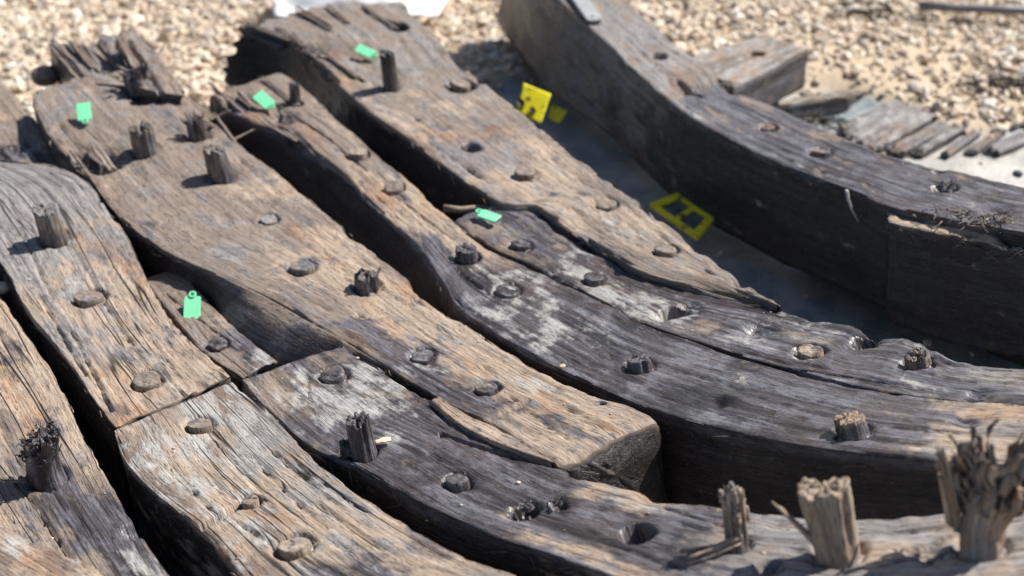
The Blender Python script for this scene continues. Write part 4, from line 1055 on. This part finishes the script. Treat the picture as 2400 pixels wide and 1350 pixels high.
flat_piece('thin dark strip in the middle of the half buried row', [(2225, 358), (2298, 312), (2280, 304), (2205, 352)], -0.206, 0.05, (0.45, 0.5, 0, 0.0), seed=6.5, rough=1.8, group=GB)
flat_piece('short brownish slat before the last of the half buried row', [(2290, 352), (2356, 308), (2336, 300), (2262, 348)], -0.208, 0.05, (0.15, 0.3, 0.3, 0.1), seed=8.5, rough=1.8, group=GB)
flat_piece('pale grey plank end half buried at the right edge', [(2345, 352), (2450, 308), (2415, 294), (2312, 340)], -0.206, 0.05, (0.1, 0.7, 0.1, 0.2), seed=7.0, rough=1.8, group=GB)

# ------------------------------------------------------------------ shingle
def ico():
    t = (1 + 5 ** 0.5) / 2
    v = [(-1, t, 0), (1, t, 0), (-1, -t, 0), (1, -t, 0), (0, -1, t), (0, 1, t), (0, -1, -t), (0, 1, -t), (t, 0, -1), (t, 0, 1), (-t, 0, -1), (-t, 0, 1)]
    f = [(0, 11, 5), (0, 5, 1), (0, 1, 7), (0, 7, 10), (0, 10, 11), (1, 5, 9), (5, 11, 4), (11, 10, 2), (10, 7, 6), (7, 1, 8), (3, 9, 4), (3, 4, 2), (3, 2, 6), (3, 6, 8), (3, 8, 9), (4, 9, 5), (2, 4, 11), (6, 2, 10), (8, 6, 7), (9, 8, 1)]
    v = [np.array(a, float) / np.linalg.norm(a) for a in v]
    cache = {}; f2 = []
    def mid(a, b):
        k = (min(a, b), max(a, b))
        if k not in cache:
            m_ = v[a] + v[b]; v.append(m_ / np.linalg.norm(m_)); cache[k] = len(v) - 1
        return cache[k]
    for a, b, c in f:
        x, y, z = mid(a, b), mid(b, c), mid(c, a)
        f2 += [(a, x, z), (b, y, x), (c, z, y), (x, y, z)]
    return np.array(v), np.array(f2)


IV, IF = ico()
LV, LF = IV[:12], np.array([(0, 11, 5), (0, 5, 1), (0, 1, 7), (0, 7, 10), (0, 10, 11), (1, 5, 9), (5, 11, 4), (11, 10, 2), (10, 7, 6), (7, 1, 8), (3, 9, 4), (3, 4, 2), (3, 2, 6), (3, 6, 8), (3, 8, 9), (4, 9, 5), (2, 4, 11), (6, 2, 10), (8, 6, 7), (9, 8, 1)])
VAR = []
for k in range(24):
    r_ = np.random.default_rng(100 + k)
    v = LV.copy() * r_.uniform(0.8, 1.2, (12, 1))
    for _ in range(4):      # chop facets for angular shingle
        d = r_.normal(size=3); d /= np.linalg.norm(d)
        h = r_.uniform(0.45, 0.85)
        s_ = v @ d
        v = v - np.clip(s_ - h, 0, None)[:, None] * d
    v *= np.array([1.0, r_.uniform(0.55, 0.9), r_.uniform(0.28, 0.5)])
    VAR.append(v)
PAL = np.array([(0.62, 0.47, 0.31), (0.70, 0.56, 0.39), (0.52, 0.37, 0.22), (0.74, 0.63, 0.48), (0.42, 0.29, 0.18), (0.78, 0.72, 0.62), (0.56, 0.42, 0.29), (0.64, 0.46, 0.28), (0.45, 0.38, 0.33), (0.80, 0.68, 0.52), (0.30, 0.22, 0.15), (0.60, 0.38, 0.24)])


def stones(name, xs, ys, size, lift, seed, kind='stuff', pal=PAL):
    r_ = np.random.default_rng(seed)
    n = len(xs)
    zs = ground_z(xs, ys)
    q = r_.normal(size=(n, 4)); q[:, 1:3] *= 0.28; q /= np.linalg.norm(q, axis=1, keepdims=True)
    w, x, y, z = q.T
    Rm = np.stack([np.stack([1 - 2 * (y * y + z * z), 2 * (x * y - w * z), 2 * (x * z + w * y)], -1),
                   np.stack([2 * (x * y + w * z), 1 - 2 * (x * x + z * z), 2 * (y * z - w * x)], -1),
                   np.stack([2 * (x * z - w * y), 2 * (y * z + w * x), 1 - 2 * (x * x + y * y)], -1)], 1)
    base = np.array(VAR)[r_.integers(0, len(VAR), n)] * size[:, None, None]
    Vv = np.einsum('nij,nkj->nki', Rm, base) + np.stack([xs, ys, zs + lift * size], -1)[:, None, :]
    nv = len(LV)
    Ff = (LF[None] + (np.arange(n) * nv)[:, None, None]).reshape(-1, 3)
    c = np.clip((pal[r_.integers(0, len(pal), n)] * 0.60 + np.array([0.34, 0.31, 0.265])) * r_.uniform(0.78, 1.12, (n, 1)), 0.02, 0.86)
    C = np.concatenate([np.repeat(c, nv, axis=0), np.ones((n * nv, 1))], 1)
    o = link(name, make_mesh(name, Vv.reshape(-1, 3), Ff, None, C, False, [STONE]))
    tag(o, kind=kind)
    return o


r_ = np.random.default_rng(5)
nn_ = 75000
xs = r_.uniform(-2.3, 2.2, nn_); ys = r_.uniform(2.0, 4.2, nn_)
keep = gravel_mask(xs, ys) > r_.uniform(0.25, 1.0, nn_)
# thin out: sandier patch on the right
pr = at(2080, 150, GROUND)
sandy = np.exp(-((xs - pr[0]) / 0.9) ** 2 - ((ys - pr[1]) / 0.45) ** 2)
keep &= r_.random(nn_) > 0.78 * sandy * (0.5 + 0.5 * (noise(xs * 5, ys * 7, 9.0) > -0.1))
xs, ys = xs[keep][:46000], ys[keep][:46000]
sz = 0.0097 * np.exp(r_.normal(0, 0.52, len(xs))).clip(0.4, 2.6)
so = stones('shingle', xs, ys, sz, 0.35, 11)
tag(so, 'loose tan shingle covering the beach behind the wreck', 'shingle')
nn_ = 2200
xs = r_.uniform(-1.8, 2.2, nn_); ys = r_.uniform(0.8, 3.2, nn_)
keep = gravel_mask(xs, ys) < 0.5
sz = 0.0042 * np.exp(r_.normal(0, 0.55, nn_))
so = stones('pebble_scatter', xs[keep], ys[keep], sz[keep], 0.3, 12, pal=PAL * 0.7)
tag(so, 'scattered pebbles on the grey silt between the timbers', 'pebbles')


def stone_thing(px, py, z, r, col, label, name='stone', sq=(1, 1, 0.7)):
    p = at(px, py, z)
    v = IV * r * np.array(sq)
    v = v * (1 + 0.12 * noise(IV[:, 0] * 1.5 + px, IV[:, 1] * 1.5, IV[:, 2] * 1.5))[:, None]
    C = np.tile(np.array(col + (1,)), (len(v), 1))
    me = make_mesh(name, v, IF, None, C, True, [STONE])
    o = link(name, me, None, tuple(p))
    md = o.modifiers.new('smooth', 'SUBSURF'); md.levels = 2; md.render_levels = 2
    return tag(o, label, 'stone')


stone_thing(108, 178, -0.03, 0.034, (0.30, 0.22, 0.17), 'rounded brown stone beside the ragged timber end, upper left')
stone_thing(6, 675, -0.03, 0.014, (0.62, 0.58, 0.50), 'small pale pebble in the gap at the left edge')
stone_thing(2385, 408, -0.185, 0.012, (0.05, 0.055, 0.07), 'small dark pebble on pale silt, right edge')


def chip(px, py, dz, L, w, ang, col, label):
    p = on_hull(px, py, dz)
    n, k = 8, 10
    G = Geo()
    V = []; F = []
    for i in range(n):
        t = i / (n - 1)
        prof = w * (0.45 + 0.55 * math.sin(math.pi * (0.15 + 0.7 * t)))
        for j in range(k):
            a = 2 * math.pi * j / k
            V.append(((t - 0.5) * L, math.cos(a) * prof * 0.5 + 0.001 * random.uniform(-1, 1), 0.25 * math.sin(a) * prof + 0.25 * w))
    for i in range(n - 1):
        for j in range(k):
            F.append((i * k + j, i * k + (j + 1) % k, (i + 1) * k + (j + 1) % k, (i + 1) * k + j))
    F.append(tuple(range(k))[::-1]); F.append(tuple((n - 1) * k + j for j in range(k)))
    me = make_mesh('wood_chip', np.array(V), F, None, np.tile(np.array(col + (1,)), (len(V), 1)), True, [STONE])
    o = link('wood_chip', me, None, tuple(p))
    o.rotation_euler = (0, -0.1, ang)
    return tag(o, label, 'chip')


chip(898, 1036, 0.004, 0.021, 0.010, 0.25, (0.85, 0.72, 0.50), 'pale cream wood chip at the foot of the short dark peg')
chip(1318, 860, 0.002, 0.009, 0.007, 0.6, (0.62, 0.47, 0.28), 'tiny tan chip on the edge between two timbers, centre')

# ------------------------------------------------------------------ green plastic tags
def green_tag(px, py, dz, dpx, dpy, label, L=0.040, W=0.026, lift=0.010, bend=0.0, nrm=(0.05, -0.50, 0.85)):
    """a tag propped on the rough wood, its face turned a little to the viewer's side"""
    from mathutils import Matrix
    p = on_hull(px, py, dz) + np.array([0, 0, lift])
    nv = np.array(nrm); nv = nv / np.linalg.norm(nv)
    d = ray(px + dpx, py + dpy); cpos = np.array([0, 0, CAMZ])
    q = cpos + d * (((p - cpos) @ nv) / (d @ nv))
    x = q - p; x /= np.linalg.norm(x); y = np.cross(nv, x)
    root = empty('plastic_tag', p)
    root.rotation_euler = Matrix(((x[0], y[0], nv[0]), (x[1], y[1], nv[1]), (x[2], y[2], nv[2]))).to_euler()
    tag(root, label, 'tag', 'green plastic marker tags')
    t = 0.003
    # plate: rounded rectangle with bent end
    G = Geo()
    pts = []
    rr = 0.003
    for cx, cy, a0 in ((L - rr, W / 2 - rr, 0), (rr, W / 2 - rr, 90), (rr, -W / 2 + rr, 180), (L - rr, -W / 2 + rr, 270)):
        for k in range(6):
            a = math.radians(a0 + k * 18)
            pts.append((cx + rr * math.cos(a), cy + rr * math.sin(a)))
    n = len(pts)
    def zz(x): return bend * (x / L) ** 2
    lv = [(-0.0004, 0), (0.0, 0.0004), (0, t - 0.0004), (-0.0004, t)]
    V = []; F = []
    for o_, z in lv:
        for x, y in pts:
            s_ = 1 + o_ / (W / 2)
            V.append(((x - L / 2) * s_ + L / 2, y * s_, z + zz(x)))
    for q in range(3):
        for i in range(n):
            j = (i + 1) % n
            F.append((q * n + i, q * n + j, (q + 1) * n + j, (q + 1) * n + i))
    F.append(tuple(range(n))[::-1]); F.append(tuple(3 * n + i for i in range(n)))
    G.add(V, F); G.build('plate', GREEN, root, smooth=False)
    # tab with a raised eyelet
    G = Geo()
    ns = 20
    V = []; F = []
    prof = [(0.0058, 0.0), (0.0062, 0.0006), (0.0062, 0.0044), (0.0056, 0.0050), (0.0034, 0.0050), (0.0030, 0.0045), (0.0030, 0.0012), (0.0001, 0.0010)]
    for r, z in prof:
        for i in range(ns):
            a = 2 * math.pi * i / ns
            V.append((-0.0030 + r * math.cos(a), r * math.sin(a), z))
    for q in range(len(prof) - 1):
        for i in range(ns):
            j = (i + 1) % ns
            F.append((q * ns + i, q * ns + j, (q + 1) * ns + j, (q + 1) * ns + i))
    G.add(V, F); G.build('eyelet', GREEN, root, smooth=False)
    return root


for px, py, dx, dy, dz, lab, kw in [
        (202, 294, -6, -40, 0.0, 'green plastic tag on the wide brown timber near its ragged end, leftmost', {}),
        (636, 260, -30, -36, -0.004, 'green plastic tag on the eroded end of the dark sided timber', {}),
        (876, 140, -36, -26, 0.0, 'green plastic tag beside a thin stub peg at the top', dict(W=0.022)),
        (455, 716, -6, 44, -0.040, 'green plastic tag on the short recessed plank', dict(lift=0.016)),
        (1126, 512, 46, 12, -0.010, 'bent green plastic tag at the head of the silt streaked timber', dict(W=0.022, bend=0.006, nrm=(0.0, -0.15, 0.95)))]:
    green_tag(px, py, dz, dx, dy, lab, **kw)

# ------------------------------------------------------------------ yellow tags in the gap
def slab(name, corners, th, mat, parent=None, loc=None, seed=0.0, curl=0.0, nrm=None):
    Q = [np.asarray(c, float) for c in corners]
    n = 18
    V = []
    nr = np.cross(Q[1] - Q[0], Q[3] - Q[0]); nr /= np.linalg.norm(nr)
    if nr[2] < 0: nr = -nr
    for s in (1, 0):
        for i in range(n):
            for j in range(n):
                a, b_ = i / (n - 1), j / (n - 1)
                p = Q[0] * (1 - a) * (1 - b_) + Q[1] * a * (1 - b_) + Q[2] * a * b_ + Q[3] * (1 - a) * b_
                p = p + nr * (th * s + curl * (2 * a - 1) ** 2 + 0.25 * curl * float(noise(a * 4 + seed, b_ * 4)))
                V.append(p)
    F = []
    for s in (0, 1):
        o = s * n * n
        for i in range(n - 1):
            for j in range(n - 1):
                f = (o + i * n + j, o + (i + 1) * n + j, o + (i + 1) * n + j + 1, o + i * n + j + 1)
                F.append(f if s == 0 else f[::-1])
    bd = [(i, 0) for i in range(n)] + [(n - 1, j) for j in range(1, n)] + [(i, n - 1) for i in range(n - 2, -1, -1)] + [(0, j) for j in range(n - 2, 0, -1)]
    m_ = len(bd)
    for k in range(m_):
        a = bd[k]; b_ = bd[(k + 1) % m_]
        F.append((a[0] * n + a[1], n * n + a[0] * n + a[1], n * n + b_[0] * n + b_[1], b_[0] * n + b_[1]))
    V = np.array(V)
    if loc is None: loc = V.mean(0)
    o = link(name, make_mesh(name, V - loc, F, None, None, True, [mat]), parent, tuple(loc) if parent is None else (0, 0, 0))
    return o, loc


def free(px, py, z): return at(px, py, z)


root = empty('yellow_tag', free(1250, 250, -0.14)); rl = np.array(root.location)
slab('plate', [free(1212, 262, -0.11), free(1268, 292, -0.12), free(1292, 222, -0.075), free(1228, 196, -0.065)], 0.003, YELLOW, root, rl, 1.0, 0.001)
SMUDGE = simple_mat('dark_smudge', (0.06, 0.055, 0.03), 0.6)
for a, b_, c_ in ((1222, 242, 13), (1246, 256, 8)):
    G = Geo()
    p0 = free(a, b_, -0.095)
    ns = 14
    V = [p0 + (free(a + c_ * math.cos(2 * math.pi * i / ns) * random.uniform(.6, 1.2), b_ + 0.6 * c_ * math.sin(2 * math.pi * i / ns) * random.uniform(.6, 1.2), -0.095) - p0) for i in range(ns)]
    V = np.array(V)
    # lift on to the plate plane
    A_, B_, D_ = free(1212, 262, -0.11), free(1268, 292, -0.12), free(1228, 196, -0.065)
    nr = np.cross(B_ - A_, D_ - A_); nr /= np.linalg.norm(nr)
    if nr[2] < 0: nr = -nr
    V = V - ((V - A_) @ nr)[:, None] * nr + nr * 0.0075
    V2 = V - nr * 0.004
    G.add(np.vstack([V, V2]) - rl, [tuple(range(ns))] + [(i, (i + 1) % ns, ns + (i + 1) % ns, ns + i) for i in range(ns)])
    G.build('dark_smudge', SMUDGE, root)
tag(root, 'square yellow plastic tag with dark smudges in the gap beside the massive beam', 'tag', 'yellow plastic tags')
o, _ = slab('yellow_tag', [free(1285, 278, -0.15), free(1312, 292, -0.16), free(1330, 262, -0.14), free(1292, 246, -0.13)], 0.003, YELLOW, None, None, 2.0, 0.006)
tag(o, 'small curled yellow tag in the shade right of the square yellow one', 'tag', 'yellow plastic tags')

root = empty('yellow_tag', free(1600, 515, -0.19)); rl = np.array(root.location)
Zt = -0.145
oc = [free(1522, 486, Zt), free(1586, 462, Zt), free(1672, 522, Zt), free(1634, 566, Zt)]
ce = sum(oc) / 4
ic = [ce + (p - ce) * 0.74 for p in oc]
for k in range(4):
    a, b_ = oc[k], oc[(k + 1) % 4]; c_, d_ = ic[(k + 1) % 4], ic[k]
    slab('rim', [a, b_, c_, d_], 0.010, YELLOW, root, rl, k, 0.001)
mA, mB = (oc[0] + oc[3]) / 2, (oc[1] + oc[2]) / 2
wv = (oc[0] - oc[3]); wv = wv / np.linalg.norm(wv) * 0.006
slab('rim', [mA + wv, mB + wv, mB - wv, mA - wv], 0.008, YELLOW, root, rl, 7.0, 0.0)
slab('silted_centre', [ic[0], ic[1], ic[2], ic[3]], 0.003, SILT, root, rl, 3.0, 0.002)
tag(root, 'yellow tag with a silt covered middle lying in the wet gap', 'tag', 'yellow plastic tags')

# ------------------------------------------------------------------ odds and ends
G = Geo()
pa, pb = on_hull(1340, -25, 0.028), on_hull(1396, 52, 0.024)
d = pb - pa; L = np.linalg.norm(d); d /= L
sx = np.cross(d, [0, 0, 1]); sx /= np.linalg.norm(sx); up = np.cross(sx, d)
w2, t2 = 0.0185, 0.006
out = [(0, -w2), (L - 0.006, -w2), (L, -w2 + 0.006), (L, w2 - 0.006), (L - 0.006, w2), (0, w2)]
V = []
for z, s_ in ((0, 1), (t2 - 0.001, 1), (t2, 0.95)):
    for a, b_ in out: V.append(d * a + sx * b_ * s_ + up * z)
F = [tuple(range(6))[::-1], tuple(range(12, 18))] + [(q * 6 + i, q * 6 + (i + 1) % 6, (q + 1) * 6 + (i + 1) % 6, (q + 1) * 6 + i) for q in (0, 1) for i in range(6)]
root = empty('metal_strip', pa)
G.add(V, F); G.build('bar', STEEL, root, smooth=False)
G = Geo(); ns = 16
cc0 = d * (L - 0.016) + up * (t2 + 0.0003)
V = [cc0 + (d * math.cos(2 * math.pi * i / ns) + sx * math.sin(2 * math.pi * i / ns)) * r + up * z for r, z in ((0.005, 0), (0.005, 0.0015), (0.002, 0.002)) for i in range(ns)]
F = [(q * ns + i, q * ns + (i + 1) % ns, (q + 1) * ns + (i + 1) % ns, (q + 1) * ns + i) for q in (0, 1) for i in range(ns)] + [tuple(2 * ns + i for i in range(ns))]
G.add(V, F); G.build('rivet', STEEL, root)
tag(root, 'flat grey metal strip lying on the massive beam at the top', 'metal strip')

G = Geo()
a, b_ = on_hull(1984, 444, 0.025), None
pts = []
for px, py, t in ((1984, 446, 0), (1988, 468, 1), (1996, 490, 2), (2012, 520, 3)):
    p = on_hull(px, py - 0, 0.02)
    # hangs down the shaded face just in front of it
    q0 = on_hull(1984, 444, 0.02)
    dd = ray(px, py); s_ = (q0[1] - 0.030) / dd[1]
    pts.append(np.array([0, 0, CAMZ]) + dd * s_)
G.fibre(pts, 0.0034, 0.0018, 7, flat=0.7)
o = G.build('twine', TWINE)
tag(o, 'short white strand hanging on the dark face of the massive beam', 'strand')

G = Geo()
pts = [on_hull(px, py, -0.03) for px, py in ((1040, 488), (1080, 492), (1120, 488), (1180, 492))]
G.fibre(pts, 0.007, 0.006, 8, (0.0, 0.1, 0.7, 0))
o = G.build('stick', PEGWOOD)
tag(o, 'reddish brown stick lying in the gap behind a bent green tag', 'stick')

# white sheet at the top
p = at(850, -14, -0.10)
n = 40
aa = np.linspace(-1, 1, n)
Xs, Ys = np.meshgrid(aa, aa, indexing='ij')
w_, h_ = 0.22, 0.15
Zs = 0.055 * (1 - np.clip(Xs ** 2 + Ys ** 2, 0, 1) ** 1.5) + 0.012 * noise(Xs * 2.2 + 4, Ys * 2.2) + 0.006 * np.abs(noise(Xs * 5 + 4, Ys * 5))
rr_ = 1 + 0.10 * noise(np.arctan2(Ys, Xs) * 1.5, 2.0)
Pt = np.stack([Xs * w_ * rr_, Ys * h_ * rr_, Zs], -1).reshape(-1, 3)
V = np.vstack([Pt, Pt - np.array([0, 0, 0.004])])
idx = np.arange(n * n).reshape(n, n)
f1 = np.stack([idx[:-1, :-1], idx[1:, :-1], idx[1:, 1:], idx[:-1, 1:]], -1).reshape(-1, 4)
F = [tuple(f) for f in f1] + [tuple(f[::-1] + n * n) for f in f1]
bd = list(idx[:, 0]) + list(idx[-1, 1:]) + list(idx[::-1, -1][1:]) + list(idx[0, ::-1][1:-1])
for k in range(len(bd)):
    a, b_ = bd[k], bd[(k + 1) % len(bd)]
    F.append((a, a + n * n, b_ + n * n, b_))
o = link('white_sheet', make_mesh('white_sheet', V, F, None, None, True, [WHITE]), None, tuple(p))
tag(o, 'crumpled white plastic sheet on the shingle behind the cracked timber end', 'sheet')

G = Geo()
pts = [at(2155, 14, -0.17), at(2230, 18, -0.172), at(2330, 22, -0.172), at(2500, 28, -0.17)]
G.fibre(pts, 0.012, 0.011, 12)
o = G.build('pipe', PIPE)
tag(o, 'thin dark grey pipe lying on the shingle, top right', 'pipe')

for px, py, rx, n_, lab in ((2355, 190, 0.10, 130, 'dark tuft of weed on the sand near the right edge'), (2030, 12, 0.10, 110, 'dark tuft of weed on the shingle, top right'),
                            (1935, 275, 0.05, 60, 'brown tuft of weed beside the half buried planks')):
    G = Geo()
    r_ = np.random.default_rng(px)
    p = at(px, py, -0.185)
    for k in range(n_):
        b0 = np.array([r_.normal(0, rx * 0.5), r_.normal(0, rx * 0.35), -0.01])
        d = np.array([r_.normal(0, 1), r_.normal(0, 1), r_.uniform(0.05, 0.7)]); d /= np.linalg.norm(d)
        ln = r_.uniform(0.02, 0.06)
        G.fibre([b0 + d * ln * t + np.array([0, 0, -0.5 * ln * t * t]) + r_.normal(0, 0.002, 3) for t in np.linspace(0, 1, 5)], 0.0032, 0.001, 4, flat=0.5)
    o = G.build('weed_tuft', DARK, None, tuple(p))
    tag(o, lab, 'weed')


# fine grit lying on the timbers
r_ = np.random.default_rng(77)
CR = np.array(CRUMB)
Vv, Ff, Cc = [], [], []
for k, p in enumerate(CR):
    sz_ = 0.0012 * math.exp(r_.normal(0, 0.45))
    v = VAR[k % 24] * sz_ + p + np.array([0, 0, sz_ * 0.3])
    Vv.append(v); Ff.append(LF + 12 * k)
    c_ = PAL[r_.integers(0, len(PAL))] * r_.uniform(0.35, 1.1)
    Cc.append(np.tile(np.append(c_, 1.0), (12, 1)))
o = link('grit', make_mesh('grit', np.vstack(Vv), np.vstack(Ff), None, np.vstack(Cc), True, [STONE]))
tag(o, 'fine sand and wood grit scattered over the timbers', 'grit', kind='stuff')

G = Geo()
p = on_hull(2350, 520, 0.022)
for k in range(150):
    t_ = r_.normal(0, 1); b0 = np.array([0.055 * t_, -0.012 * t_ + r_.normal(0, 0.014), r_.uniform(-0.004, 0.003)])
    d = np.array([r_.normal(0, 1), r_.normal(0, 0.6), r_.uniform(-0.3, 0.5)]); d /= np.linalg.norm(d)
    ln = r_.uniform(0.01, 0.04)
    cf = (0.0, 0.5, 0.6, 0.2) if r_.random() < 0.4 else (0.8, 0.1, 0.1, 0)
    G.fibre([b0 + d * ln * t + np.array([0, 0, -0.3 * ln * t * t]) + r_.normal(0, 0.0012, 3) for t in np.linspace(0, 1, 5)], 0.0014, 0.0006, 4, cf, 0.7, k * .21)
o = G.build('rootlets', PEGWOOD, None, tuple(p))
tag(o, 'tangle of dry rootlets lying on the massive beam at the right edge', 'rootlets')
